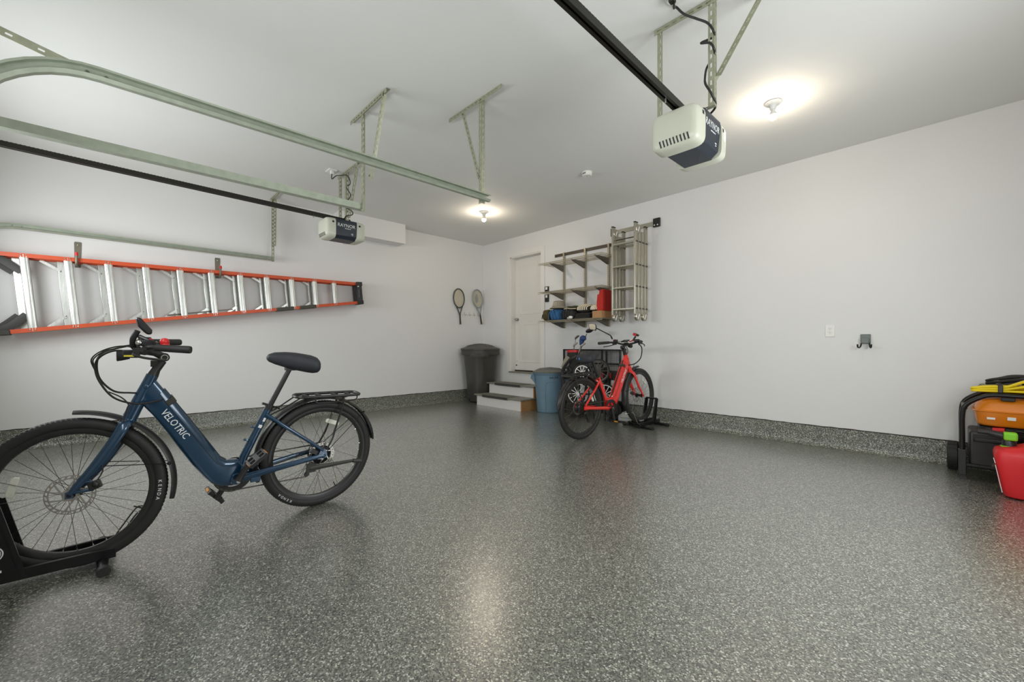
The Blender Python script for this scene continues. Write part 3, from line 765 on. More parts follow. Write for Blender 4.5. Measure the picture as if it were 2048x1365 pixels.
for i, y in enumerate(YL):
    ins = [0.0, 0.0, 0.035, 0.035][i] * 0
    zt_ = [ztop, ztop - 0.10, ztop - 0.10, ztop - 0.02][i]
    for sg, x in ((-1, xl0), (1, xr0)):
        b = MB(); rrail(b, x, y, zb_, zt_)
        b.build('rail', 'aluold', fl, True, bevel=0.008, seg=3)
        if i in (0, 3): MB().bb((x - 0.016, y - 0.036, zt_), (x + 0.016, y + 0.036, zt_ + 0.012)).build('end_cap', 'black', fl, True, bevel=0.004)
    for zc in (1.545, 1.835, 2.125, 2.43):
        if i in (0, 2):
            MB().bb((xl0 + 0.012, y - 0.032, zc - 0.012), (xr0 - 0.012, y + 0.032, zc + 0.012)).build('rung', 'aluold', fl, True, bevel=0.004)
        b = MB()
        for x in (xl0, xr0): b.bb((x + 0.0135, y - 0.028, zc - 0.01), (x + 0.0165, y + 0.028, zc + 0.01)).bb((x - 0.0165, y - 0.028, zc - 0.01), (x - 0.0135, y + 0.028, zc + 0.01))
        b.build('rung_end', 'steeld', fl, True)
# locking hinges
for x in (xl0, xr0):
    for j in (0, 2):
        yc_ = (YL[j] + YL[j + 1]) / 2
        for zc, r_ in (((zb_ - 0.02), 0.058),) + ((((ztop - 0.075), 0.06),) if j == 0 else ()):
            hg = MB().lathe([(0, -0.02), (r_ - 0.006, -0.02), (r_, -0.014), (r_, 0.014), (r_ - 0.006, 0.02), (0, 0.02)], (x, yc_, zc), 'x', 24).build('hinge', 'aluold', fl, True)
            MB().bar((x + 0.0205, yc_ - 0.02, zc - 0.035), (x + 0.0205, yc_ + 0.02, zc + 0.03), 0.004, 0.022, (0, 1, 0)).build('lever', 'white', hg, True)
# release bar near the top step
MB().tube([(xl0 + 0.02, YL[0] + 0.03, 2.50), (xr0 - 0.02, YL[0] + 0.03, 2.50)], 0.008, 8).build('lock_bar', 'steeld', fl, True)

# outlet, wall hook, opener wall buttons
p = PY(1660, 662, 0)
ol = thing('wall_outlet', 'white double wall outlet in the middle of the long white wall', 'outlet', (p.x, 0, p.z))
MB().bb((-0.04, -0.007, -0.062), (0.04, 0, 0.062)).build('cover_plate', 'white', ol, bevel=0.004)
for dz in (-0.02, 0.02):
    f_ = MB().lathe([(0, -0.0095), (0.015, -0.009), (0.0165, -0.006)], (0, 0, dz), 'y', 20).build('receptacle', 'white', ol)
    MB().bb((-0.008, -0.0102, dz + 0.001), (-0.0055, -0.0085, dz + 0.009)).bb((0.0055, -0.0102, dz + 0.002), (0.008, -0.0085, dz + 0.009)).bb((-0.002, -0.0102, dz - 0.010), (0.002, -0.0085, dz - 0.006)).build('slot', 'gap', f_)
p = PY(1731.5, 680, 0)
hk = thing('wall_hook', 'grey double-pronged hook on the long white wall right of the outlet', 'hook', (p.x, 0, p.z))
MB().bb((-0.038, -0.02, -0.038), (0.038, 0, 0.055)).build('back_plate', 'hookp', hk, bevel=0.006)
MB().bb((-0.034, -0.048, -0.038), (0.03, -0.018, 0.018)).build('front_block', 'hookp', hk, bevel=0.008)
for sx in (-1, 1):
    MB().tube(spline([(sx * 0.03, -0.03, -0.03), (sx * 0.034, -0.04, -0.062), (sx * 0.042, -0.065, -0.078), (sx * 0.05, -0.09, -0.07), (sx * 0.052, -0.10, -0.045)], 5), 0.0065, 8).build('prong', 'blackm', hk)
for (pa, pb), lab in ((((1090, 574), (1097.5, 585)), 'black opener wall button by the door casing, the upper one'), (((1090, 590), (1097.5, 604)), 'black opener wall button by the door casing, the lower one')):
    a_ = PY(*pa, -0.01); b_ = PY(*pb, -0.01)
    xx0, xx1 = 1.672, max(b_.x, 1.672 + 0.075)
    c_ = thing('opener_button', lab, 'wall button', ((xx0 + xx1) / 2, 0, b_.z))
    MB().bb((xx0, -0.02, b_.z), (xx1, 0, a_.z)).build('housing', 'black', c_, True, bevel=0.003)
    MB().bb((xx0 + 0.015, -0.024, a_.z - 0.055), (xx1 - 0.02, -0.0195, a_.z - 0.012)).build('push_button', 'white', c_, True, bevel=0.003)

# rackets on a hook rail on the left wall
hr = thing('hook_rail', 'thin white rail of wire hooks on the left wall behind the rackets', 'hook rail', (0, -0.36, 1.665))
MB().bb((0, -0.70, 1.655), (0.008, -0.03, 1.675)).build('rail', 'trimw', hr, True, bevel=0.002)
for y in (-0.60, -0.47, -0.36, -0.25, -0.15):
    MB().tube(spline([(0.009, y, 1.70), (0.012, y, 1.665), (0.018, y, 1.642), (0.032, y, 1.632), (0.044, y, 1.645), (0.046, y, 1.665)], 4), 0.0035, 6).build('hook', 'galv', hr, True)
def racket(lab, hd, gp, mat2, patch):
    x = 0.036
    hd = Vector((x, hd[0], hd[1])); gp = Vector((x, gp[0], gp[1]))
    t = thing('tennis_racket', lab, 'racket', tuple(gp))
    d = (hd - gp).normalized(); s_ = Vector((0, d.z, -d.y)); L = (hd - gp).length
    RA, RB = 0.178, 0.125
    def P(a, b): return hd + d * a + s_ * b
    ring = [P(RA * math.cos(a_), RB * math.sin(a_)) for a_ in [2 * math.pi * i / 40 for i in range(40)]]
    f_ = MB().tube(ring, 0.0115, 8, True)
    thr = hd - d * (RA + 0.14)
    for sg in (-1, 1):
        f_.tube(spline([P(-RA * 0.80, sg * RB * 0.60), P(-RA - 0.035, sg * 0.042), P(-RA - 0.10, sg * 0.016), thr + s_ * sg * 0.008], 5), 0.010, 8)
    f_.build('frame', mat2, t, True)
    b = MB()
    for i in range(-9, 10):
        o_ = i * 0.0125
        if abs(o_) < RB - 0.008:
            h_ = RA * math.sqrt(1 - (o_ / RB) ** 2) - 0.006; b.tube([P(-h_, o_), P(h_, o_)], 0.0012, 4)
    for i in range(-12, 13):
        o_ = i * 0.0135
        if abs(o_) < RA - 0.008:
            h_ = RB * math.sqrt(1 - (o_ / RA) ** 2) - 0.006; b.tube([P(o_, -h_), P(o_, h_)], 0.0012, 4)
    st_ = b.build('strings', 'string', t, True)
    b = MB()
    poly = [(0.155 * math.cos(a_) * 0.72, 0.10 * math.sin(a_) * 0.72) for a_ in [2 * math.pi * i / 24 for i in range(24)]] if patch else None
    MB().tube([thr + d * 0.02, gp + d * 0.01, gp], [0.013, 0.0165, 0.019], 8).build('grip', 'grip', t, True)
    if patch:
        b.prism([(-0.08, -0.05), (0.02, -0.055), (0.09, -0.03), (0.09, 0.0), (0.03, 0.01), (-0.05, 0.0)], lambda u, v, dd: P(u, v) + Vector((dd, 0, 0)), 0.0015, 0.0025)
        b.build('string_mark', 'silver', st_, True)
    return t
a_ = PX(918, 597, 0.036); b_ = PX(921, 649, 0.036)
racket('tennis racket with a dark frame and yellowish strings, hanging left on the hook rail', (a_.y, a_.z), (b_.y, b_.z), 'racket', False)
a_ = PX(955.5, 598, 0.036); b_ = PX(963.3, 649, 0.036)
racket('tennis racket with a silver frame and printed strings, hanging nearest the room corner', (a_.y, a_.z), (b_.y, b_.z), 'silver', True)

# ------------------------------------------------------------------ things on the lowest shelf (top at 1.45)
ZS = 1.4485
def blob(mb, lo, hi, e=0.55, n=20, wob=0.06, seed=1):
    rnd = random.Random(seed); c = [(a + b) / 2 for a, b in zip(lo, hi)]; r_ = [(b - a) / 2 for a, b in zip(lo, hi)]
    ph = [rnd.random() * 6 for _ in range(6)]
    def sp(v): return (abs(v) ** e) * (1 if v >= 0 else -1)
    vs = []; fs = []; h = n // 2
    for i in range(h + 1):
        p_ = math.pi * i / h
        for q_ in range(n):
            t_ = 2 * math.pi * q_ / n
            x, y, z = sp(math.sin(p_)) * sp(math.cos(t_)), sp(math.sin(p_)) * sp(math.sin(t_)), sp(math.cos(p_))
            k = 1 - wob * (0.5 + 0.5 * math.sin(5 * x + 3 * z + ph[0]) * math.sin(4 * y + 5 * z + ph[1]))
            kz = k if z > -0.6 else 1
            vs.append((c[0] + r_[0] * x * k, c[1] + r_[1] * y * k, c[2] + r_[2] * z * kz))
    for i in range(h):
        for q_ in range(n): fs.append((i * n + q_, (i + 1) * n + q_, (i + 1) * n + (q_ + 1) % n, i * n + (q_ + 1) % n))
    return mb.add(vs, fs)
def sx_(px, y): return PY(px, 630, y).x
YA, YB = -0.39, -0.10
def shelf_x(px, y=-0.36): return sx_(px, y)
def shelf_z(px, py, y=-0.36): return PY(px, py, y).z
t = thing('cloth_bag', 'olive brown cloth bag at the left end of the lowest shelf', 'bag', (shelf_x(1090), -0.24, ZS))
blob(MB(), (shelf_x(1083.5), YA + 0.01, ZS), (shelf_x(1097), YB, shelf_z(1090, 619)), seed=2).build('body', 'olive', t, True)
MB().tube(spline([(shelf_x(1086), YA + 0.005, ZS + 0.03), (shelf_x(1089), YA - 0.005, ZS + 0.10), (shelf_x(1093), YA + 0.002, ZS + 0.03)], 6), 0.008, 6).build('handle', 'olive', t, True)
t = thing('cloth_bag', 'bright blue cloth bag on the lowest shelf beside the olive bag', 'bag', (shelf_x(1109), -0.24, ZS))
blob(MB(), (shelf_x(1097.5), YA, ZS), (shelf_x(1121), YB, shelf_z(1109, 618)), seed=5, wob=0.08).build('body', 'bluecl', t, True)
for dx in (0.07, 0.0):
    c0 = shelf_x(1109) - 0.02 + dx
    MB().tube(spline([(c0 - 0.07, YA - 0.003, ZS + 0.01), (c0 - 0.06, YA - 0.012, ZS + 0.10), (c0, YA - 0.010, ZS + 0.155), (c0 + 0.05, YA - 0.012, ZS + 0.09), (c0 + 0.06, YA - 0.004, ZS + 0.02)], 6), 0.006, 6).build('strap', 'bluecl', t, True)
hz = shelf_z(1109, 618)
t = thing('bucket_hat', 'grey bucket hat lying on top of the blue bag on the lowest shelf', 'hat', (shelf_x(1115), -0.28, hz))
hx = shelf_x(1116, -0.30)
hm = MB(); hm.lathe([(0.0, 0.125), (0.06, 0.122), (0.088, 0.11), (0.10, 0.05), (0.105, 0.03)], (hx, -0.28, hz + 0.004), n=28); hm.build('crown', 'greycl', t, True)
MB().lathe([(0.104, 0.034), (0.135, 0.005), (0.15, -0.002), (0.148, -0.005), (0.133, 0.001), (0.102, 0.03)], (hx, -0.28, hz + 0.008), n=28).build('brim', 'greycl', t, True)
e_ = MB()
for k in range(4):
    a_ = R(-118 + k * 14)
    e_.tube([(hx + 0.101 * math.cos(a_), -0.28 + 0.101 * math.sin(a_), hz + 0.05), (hx + 0.106 * math.cos(a_ + 0.07), -0.28 + 0.106 * math.sin(a_ + 0.07), hz + 0.075), (hx + 0.095 * math.cos(a_), -0.28 + 0.095 * math.sin(a_), hz + 0.10)], 0.004, 5)
e_.build('stitched_motif', 'cream', t, True)
t = thing('duffel_bag', 'black duffel bag with ribbed end standing on the lowest shelf next to the blue bag', 'bag', (shelf_x(1134), -0.24, ZS))
blob(MB(), (shelf_x(1122), YA, ZS), (shelf_x(1148), YB, shelf_z(1135, 619)), seed=8, wob=0.05).build('body', 'blackcl', t, True)
for k in range(4):
    xx = shelf_x(1125 + 5 * k)
    MB().tube(spline([(xx, YA - 0.004, ZS + 0.02), (xx, YA - 0.008, ZS + 0.08), (xx, YA + 0.01, ZS + 0.15)], 4), 0.005, 6).build('rib', 'black', t, True)
t = thing('backpack', 'dark green backpack with a pale edge lying over the black duffel on the lowest shelf', 'backpack', (shelf_x(1145), -0.25, shelf_z(1135, 619)))
z0 = shelf_z(1135, 619) - 0.012
blob(MB(), (shelf_x(1127), YA + 0.04, z0), (shelf_x(1153), YB - 0.02, shelf_z(1142, 611)), seed=11, wob=0.16).build('body', 'darkgreen', t, True)
MB().tube(spline([(shelf_x(1128), YA + 0.03, z0 + 0.02), (shelf_x(1135), YA + 0.015, z0 + 0.026), (shelf_x(1142), YA + 0.015, z0 + 0.016), (shelf_x(1152), YA + 0.03, z0 + 0.012)], 6), 0.005, 6).build('piping', 'cream', t, True)
t = thing('folded_tarp', 'flat black folded tarp on the lowest shelf under the striped rolls', 'tarp', (shelf_x(1165), -0.24, ZS))
b = MB()
for k in range(4):
    blob(b, (shelf_x(1146) + 0.01 * (k % 2), YA + 0.01 * k, ZS + 0.021 * k), (shelf_x(1183) - 0.012 * (k % 3), YB, ZS + 0.021 * k + 0.025), e=0.4, seed=20 + k)
b.build('folds', 'blackcl', t, True)
ZR = ZS + 0.088
def roll(lab, x0, x1, zt, seed):
    t = thing('striped_roll', lab, 'roll', ((x0 + x1) / 2, -0.25, ZR))
    r_ = (zt - ZR) / 2; cx_ = (x0 + x1) / 2; cy_ = -0.27
    hw = (x1 - x0) / 2
    blob(MB(), (x0, cy_ - 0.10, ZR), (x1, cy_ + 0.12, zt), e=0.8, seed=seed, wob=0.03).build('core', 'blackcl', t, True)
    for k in range(7):
        u = -1.0 + 2.2 * k / 6
        pts = []
        for j in range(13):
            a_ = R(200 - 190 * j / 12)
            xx = cx_ + hw * (0.80 * u * math.sqrt(max(0.05, 1 - 0.35 * math.cos(a_) ** 2)) + 0.16 * math.cos(a_))
            xx = min(max(xx, x0 + 0.005), x1 - 0.005)
            rr = 1.02 * math.sqrt(max(0.03, 1 - ((xx - cx_) / hw) ** 2)) ** 0.6
            pts.append((xx, cy_ + 0.01 + 0.115 * math.cos(a_) * rr, ZR + r_ + (r_ + 0.004) * math.sin(a_) * rr))
        MB().tube(pts, 0.0085, 6).build('stripe', 'cream', t, True)
roll('black and cream striped roll lying between the backpack and the red bag', shelf_x(1151), shelf_x(1178), shelf_z(1165, 609), 31)
roll('black and cream striped roll pressed against the red bag', shelf_x(1178.5), shelf_x(1196), shelf_z(1187, 609.5), 33)
bx0, bx1 = shelf_x(1184.5, YA), shelf_x(1224, YA)
bx1 = min(bx1, 3.075)
bz = shelf_z(1205, 621.5, YA)
t = thing('cardboard_box', 'brown cardboard box at the right end of the lowest shelf under the red bag', 'box', ((bx0 + bx1) / 2, -0.24, ZS))
MB().bb((bx0, YA, ZS + 0.001), (bx1, -0.08, bz)).build('carton', 'card', t, True, bevel=0.003)
MB().bb((bx0 + 0.002, YA - 0.0012, bz - 0.003), (bx1 - 0.002, -0.09, bz + 0.003)).build('lid_flap', 'card', t, True)
t = thing('shopping_bag', 'upright bright red bag standing on the cardboard box', 'bag', (shelf_x(1209), -0.24, bz))
rx0, rx1 = shelf_x(1193), min(shelf_x(1224), 3.075); rz1 = shelf_z(1215, 577)
b = MB()
outl = [(0.06, 0.0), (0.96, 0.0), (1.0, 0.10), (0.99, 0.5), (0.99, 1.0), (0.45, 0.97), (0.40, 0.84), (0.27, 0.73), (0.12, 0.78), (0.07, 0.62), (0.0, 0.42), (0.01, 0.18)]
W_, H_ = rx1 - rx0, rz1 - bz - 0.006
b.prism([(rx0 + u * W_, bz + 0.006 + v * H_) for u, v in outl], lambda u, v, d: Vector((u, d, v)), -0.36, -0.14)
b.build('body', 'redcl', t, True, bevel=0.016, seg=3)
t = thing('golf_shoe', 'small white shoe tip showing between the black things on the lowest shelf', 'shoe', (shelf_x(1143), YA, ZS))
blob(MB(), (shelf_x(1140.5), YA - 0.03, ZS + 0.006), (shelf_x(1148), YA + 0.02, ZS + 0.05), e=0.8, seed=3).build('upper', 'white', t, True)
blob(MB(), (shelf_x(1138), YA - 0.035, ZS), (shelf_x(1144), YA + 0.01, ZS + 0.035), e=0.8, seed=4).build('toe', 'greyp', t, True)
a_ = PY(1110, 643, -0.36); b_ = PY(1124, 644, -0.36); c_ = PY(1119, 652.5, -0.36)
t = thing('hanging_strap', 'black webbing strap hanging down below the lowest shelf', 'strap', (c_.x, -0.36, ZS - 0.05))
MB().prism([(a_.x, ZS - 0.034), (b_.x, ZS - 0.034), (b_.x - 0.01, ZS - 0.05), (c_.x, c_.z), (a_.x + 0.03, ZS - 0.06)], lambda u, v, d: Vector((u, d, v)), -0.362, -0.352).build('webbing', 'black', t, True)
# ================================================================== electric bicycles (local frame: x forward, y left, z up, rear hub over the origin)
WR = 0.348; WB_ = 1.113
RH = Vector((0, 0, WR)); FH = Vector((WB_, 0, WR + 0.004))
HT0 = Vector((0.838, 0, 0.900)); HT1 = Vector((0.925, 0, 0.680)); HAX = (HT0 - HT1).normalized()
def sup(c, a, b, ra, rb, e=0.6, n=20):
    """superellipse ring"""
    out = []
    for q_ in range(n):
        t_ = 2 * math.pi * q_ / n; x = math.cos(t_); y = math.sin(t_)
        out.append(Vector(c) + Vector(a) * (ra * abs(x) ** e * (1 if x >= 0 else -1)) + Vector(b) * (rb * abs(y) ** e * (1 if y >= 0 else -1)))
    return out
def copy_of(o, parent, mat=None):
    c = o.copy(); COL.objects.link(c); c.parent = parent
    if mat is not None: c.matrix_local = mat
    return c
def wheel_parts(parent, hub, front, mat0, cache, angle0=0.0):
    m_ = MB(); N = 72
    prof = []
    for k in range(17):
        a_ = R(-28 - (304) * k / 16 + 0)
        prof.append((WR - 0.026 + 0.0265 * math.sin(a_ + R(0)) , 0.0255 * math.cos(a_)))
    prof = [(WR - 0.027 + 0.027 * math.cos(a_), 0.0265 * math.sin(a_)) for a_ in [R(-150 + 300 * k / 18) for k in range(19)]]
    m_.lathe(prof, axis='y', n=N)
    # tread blocks in a chevron
    m_.cm = 1
    for i in range(120):
        a_ = 2 * math.pi * i / 120
        for sg in (-1, 1):
            for (w0, w1, da) in ((0.001, 0.0085, 0.0), (0.0095, 0.0165, 0.012)):
                ps = []
                for (w_, dd) in ((w0, 0), (w1, 0.012), (w1, 0.012 + 0.026), (w0, 0.026)):
                    aa = a_ + da + dd; 
                    rr = WR - 0.027 + math.sqrt(max(0, 0.027 ** 2 - (w_ * 0.98) ** 2)) + 0.0016
                    ps.append(Vector((rr * math.cos(aa), sg * w_, rr * math.sin(aa))))
                ctr = [p * ((p.length - 0.003) / p.length) for p in ps]
                m_.add(ps + ctr, [(0, 1, 2, 3), (0, 4, 5, 1), (1, 5, 6, 2), (2, 6, 7, 3), (3, 7, 4, 0)])
    wh = m_.build('wheel', ['rubber', 'tread'], parent)
    wh.matrix_local = mat0
    rim = MB().lathe([(0.301, -0.014), (0.301, -0.017), (0.288, -0.0165), (0.274, -0.009), (0.272, 0), (0.274, 0.009), (0.288, 0.0165), (0.301, 0.017), (0.301, 0.014), (0.295, 0.0), (0.301, -0.014)], axis='y', n=64).build('rim', 'satin', wh)
    if front:
        hb = MB().lathe([(0, -0.05), (0.012, -0.05), (0.012, -0.040), (0.027, -0.036), (0.027, -0.031), (0.017, -0.026), (0.017, 0.026), (0.027, 0.031), (0.027, 0.036), (0.012, 0.040), (0.012, 0.05), (0, 0.05)], axis='y', n=24)
        fl_, fr_ = 0.033, 0.025
    else:
        hb = MB().lathe([(0, -0.066), (0.012, -0.066), (0.012, -0.046), (0.03, -0.034), (0.058, -0.030), (0.066, -0.024), (0.062, -0.018), (0.062, 0.018), (0.066, 0.024), (0.056, 0.032), (0.03, 0.036), (0.014, 0.046), (0.012, 0.066), (0, 0.066)], axis='y', n=32)
        fl_, fr_ = 0.024, 0.064
    hb.build('hub', 'blackm', wh)
    # spokes: every one its own copy
    sp0 = None
    for i in range(32):
        sg = 1 if i % 2 else -1
        cross = R(26 if front else 40) * (1 if (i // 2) % 2 else -1)
        a_ = 2 * math.pi * (i + 0.5) / 32 + angle0
        key = (front, sg, cross > 0)
        if key not in cache:
            p0 = Vector((fr_ * math.cos(cross), sg * fl_, fr_ * math.sin(cross))); p1 = Vector((0.281, sg * 0.004, 0)); p2 = Vector((0.273, sg * 0.0045, 0)) 
            b = MB(); b.tube([p0, p1], 0.0011, 5); b.cm = 1; b.tube([p1, p1 + (p0 - p1).normalized() * 0.016], 0.0024, 5)
            o = b.build('spoke', ['steeld', 'steel'], wh); cache[key] = o
            o.matrix_local = Matrix.Rotation(-a_, 4, 'Y')
        else:
            copy_of(cache[key], wh, Matrix.Rotation(-a_, 4, 'Y'))
    # disc rotor on the left side
    rr = 0.09 if front else 0.08
    d_ = MB(); y0 = 0.044
    ring = lambda r0, r1: d_.lathe([(r0, y0 - 0.001), (r1, y0 - 0.001), (r1, y0 + 0.001), (r0, y0 + 0.001), (r0, y0 - 0.001)], axis='y', n=48)
    ring(rr - 0.0045, rr); ring(rr - 0.018, rr - 0.012); ring(0.018, 0.030)
    for i in range(24):
        a_ = 2 * math.pi * i / 24
        d_.bar((math.cos(a_) * (rr - 0.013), y0, math.sin(a_) * (rr - 0.013)), (math.cos(a_ + 0.10) * (rr - 0.003), y0, math.sin(a_ + 0.10) * (rr - 0.003)), 0.007, 0.002, (0, 1, 0))
    for i in range(6):
        a_ = 2 * math.pi * i / 6
        d_.bar((math.cos(a_) * 0.026, y0, math.sin(a_) * 0.026), (math.cos(a_ + 0.75) * (rr - 0.015), y0, math.sin(a_ + 0.75) * (rr - 0.015)), 0.007, 0.002, (0, 1, 0))
    d_.build('disc_rotor', 'steel', wh)
    # side wall lettering, both sides
    t_ = MB()
    for base_ang in (KA[0 if front else 1],):
        for sg in ((1, -1) if base_ang is not None else ()):
            for i, ch_ in enumerate('KENDA'):
                a_ = R(base_ang) + (i - 2) * 0.066 * sg
                rad = Vector((math.cos(a_), 0, math.sin(a_)))
                tan = Vector((-math.sin(a_), 0, math.cos(a_)))
                pos = rad * (WR - 0.027) + Vector((0, sg * 0.0268, 0))
                if sg > 0: mt = basis(pos, tan, rad)
                else: mt = basis(pos, -tan, rad)
                add_text(t_, ch_, 0.021, mt)
    if t_.v: t_.build('lettering', 'letter', wh, keep=True)
    # wheel reflector between spokes
    ra = R(REFL[0 if front else 1])
    b = MB(); c_ = Vector((math.cos(ra) * 0.215, 0, math.sin(ra) * 0.215)); tg = Vector((-math.sin(ra), 0, math.cos(ra)))
    rd = Vector((math.cos(ra), 0, math.sin(ra)))
    b.loft([[c_ + tg * u + rd * (-0.014 * k - u * u * 3) + Vector((0, 0.006, 0)), c_ + tg * u + rd * (0.014 * k - u * u * 3) + Vector((0, 0.006, 0)), c_ + tg * u + rd * (0.014 * k - u * u * 3) - Vector((0, 0.006, 0)), c_ + tg * u + rd * (-0.014 * k - u * u * 3) - Vector((0, 0.006, 0))] for u, k in ((-0.045, 0.6), (-0.036, 1), (0.036, 1), (0.045, 0.6))])
    b.build('wheel_reflector', 'reflw', wh, bevel=0.002)
    # valve
    va = R(205 if front else 245)
    MB().tube([Vector((0.275 * math.cos(va), 0, 0.275 * math.sin(va))), Vector((0.238 * math.cos(va), 0, 0.238 * math.sin(va)))], [0.004, 0.003], 6).build('valve', 'black', wh)
    return wh
def fender(name_parent, hub, a0, a1, rad, mat):
    rings = []; n = 30
    for i in range(n + 1):
        a_ = R(a0 + (a1 - a0) * i / n); d = Vector((math.cos(a_), 0, math.sin(a_)))
        tp = 1.0
        if i > n - 3: tp = [0.95, 0.8, 0.45][i - n + 2]
        if i < 3: tp = [0.5, 0.85, 0.97][i]
        ring = []
        for k in range(9):
            b_ = R(-80 + 160 * k / 8); ring.append(Vector(hub) + d * (rad - 0.018 + 0.020 * math.cos(b_)) + Vector((0, 0.033 * tp * math.sin(b_), 0)))
        for k in range(8, -1, -1):
            b_ = R(-80 + 160 * k / 8); ring.append(Vector(hub) + d * (rad - 0.020 + 0.0185 * math.cos(b_)) + Vector((0, 0.0315 * tp * math.sin(b_), 0)))
        rings.append(ring)
    return MB().loft(rings)

def ebike(lab, origin, heading, lean, pitch, paint, cover, steer, bar_steer, right_side_cables, extra):
    up = Vector((0, 0, 1)); d = Vector((math.cos(heading), math.sin(heading), 0)); n = Vector((-math.sin(heading), math.cos(heading), 0))
    u2 = up * math.cos(lean) + n * math.sin(lean); w2 = n * math.cos(lean) - up * math.sin(lean)
    rot = Matrix((d, w2, u2)).transposed() @ Matrix.Rotation(-pitch, 3, 'Y')
    hubw = Vector(origin) + u2 * WR
    o_ = hubw - (rot @ Vector((0, 0, WR)))
    t = thing('electric_bicycle', lab, 'bicycle', tuple(o_), rot, group=None)
    cache = {}
    # ---------------- frame
    f = MB()
    secs = [((.826, .876), (.893, .782), .026), ((.793, .825), (.868, .738), .031), ((.748, .752), (.836, .694), .036), ((.690, .660), (.784, .606), .038), ((.636, .571), (.733, .512), .039), ((.578, .475), (.672, .405), .039), ((.545, .420), (.622, .330), .038),
            ((.518, .400), (.580, .278), .037), ((.492, .398), (.535, .254), .036), ((.462, .396), (.485, .246), .034), ((.430, .36), (.440, .252), .030)]
    rings = []
    for tp, bt, hw in secs:
        tp = Vector((tp[0], 0, tp[1])); bt = Vector((bt[0], 0, bt[1])); c_ = (tp + bt) / 2; a_ = (tp - bt) / 2
        rings.append(sup(c_, a_.normalized(), (0, 1, 0), a_.length, hw, 0.55, 24))
    f.loft(rings)
    f.tube([HT0, HT0.lerp(HT1, 0.25), HT0.lerp(HT1, 0.75), HT1], [0.0255, 0.026, 0.029, 0.031], 24)
    f.tube([(.446, 0, .30), (.428, 0, .40), (.302, 0, .686)], [0.024, 0.0225, 0.0205], 18)
    f.lathe([(0, -0.042), (0.030, -0.042), (0.034, -0.036), (0.034, 0.036), (0.030, 0.042), (0, 0.042)], (.467, 0, .288), 'y', 24)
    for sg in (-1, 1):
        f.tube([(.322, sg * 0.012, .640), (.285, sg * 0.030, .612), (.19, sg * 0.050, .535), (.06, sg * 0.066, .432), (.0, sg * 0.068, .382)], [0.014, 0.0125, 0.0115, 0.011, 0.010], 12)
        f.tube([(.44, sg * 0.036, .285), (.36, sg * 0.048, .302), (.15, sg * 0.064, .332), (.0, sg * 0.068, .350)], [0.019, 0.017, 0.0145, 0.012], 12, sq=(1.15, 0.8))
        f.prism([(-.022, .335), (.035, .330), (.035, .352), (.012, .395), (-.012, .392), (-.024, .36)], lambda u, v, dd: Vector((u, dd, v)), sg * 0.066, sg * 0.073)
        f.sphere((0.0, sg * 0.071, 0.348), (0.018, 0.004, 0.018), 12)
    f.tube([(.30, -0.012, .615), (.30, 0.012, .615)], 0.012, 10)
    f.tube([(.345, -0.05, .305), (.345, 0.05, .305)], 0.011, 10)
    f.box((.375, .045, .272), (.05, .02, .03))
    fr = f.build('frame', paint, t, bevel=0, ang=40)
    # battery cover along the upper side of the down tube
    b = MB(); ra = []; rb = []
    rings = []
    for (tp, bt, hw) in secs[1:8]:
        tp = Vector((tp[0], 0, tp[1])); bt = Vector((bt[0], 0, bt[1])); v_ = (bt - tp).normalized(); L_ = (bt - tp).length
        o2 = tp - v_ * 0.004
        rings.append([o2 + Vector((0, -hw * 0.62, 0)), o2 + Vector((0, hw * 0.62, 0)), o2 + v_ * 0.012 + Vector((0, hw * 0.93, 0)), o2 + v_ * 0.034 + Vector((0, hw * 1.03, 0)), o2 + v_ * 0.034 + Vector((0, -hw * 1.03, 0)), o2 + v_ * 0.012 + Vector((0, -hw * 0.93, 0))])
    bc = b.loft(rings).build('battery_cover', cover, t)
    sm = MB()
    for sg in (-1, 1):
        pts = [r_[3] + Vector((0, 0.0005, 0)) if sg > 0 else r_[4] - Vector((0, 0.0005, 0)) for r_ in rings]
        sm.tube(pts, 0.0011, 4)
    pts = [(r_[0] + r_[1]) / 2 + Vector((0, 0, 0.0)) for r_ in rings[:4]]
    sm.loft([[r_[0] * 0.7 + r_[1] * 0.3 + Vector((-.002, 0, .001)), r_[0] * 0.3 + r_[1] * 0.7 + Vector((-.002, 0, .001)), r_[0] * 0.3 + r_[1] * 0.7 + Vector((.002, 0, -.001)), r_[0] * 0.7 + r_[1] * 0.3 + Vector((.002, 0, -.001))] for r_ in rings])
    sm.build('cover_seam', 'black', bc)
    lt = MB()
    c_ = (rings[2][2] + rings[2][3]) / 2
    lt.loft([[r_ + Vector((0, s_, 0)) for r_ in (Vector((.758, 0, .790)), Vector((.742, 0, .764)), Vector((.775, 0, .738)), Vector((.792, 0, .764)))] for s_ in (-0.0385, 0.0385)])
    lt.build('battery_latch', 'boot', t, bevel=0.003)
    bt_ = MB()
    for (u, v) in ((.392, .487), (.36, .56)):
        bt_.tube([(u, 0, v), (u + 0.032, 0, v + 0.014)], 0.005, 8); bt_.sphere((u + .033, 0, v + .0145), 0.0085, 8)
    for sg in (-1, 1):
        bt_.sphere((.862, sg * 0.0275, .845), (0.012, 0.006, 0.012), 10)
    bt_.build('bolt', paint, t)
    # lettering
    ax = (Vector((.698, 0, .575)) - Vector((.791, 0, .719))).normalized(); nx = Vector((-ax.z, 0, ax.x))
    l = MB()
    ctr = Vector((.748, 0, .641))
    add_text(l, 'VELOTRIC', 0.047, basis(ctr + Vector((0, 0.0392, 0)), ax, Vector((-ax.z, 0, ax.x)) * (1 if (Vector((-ax.z, 0, ax.x))).x < 0 else -1)), 'letter', 0.0012, 0.86)
    nn = Vector((ax.z, 0, -ax.x))
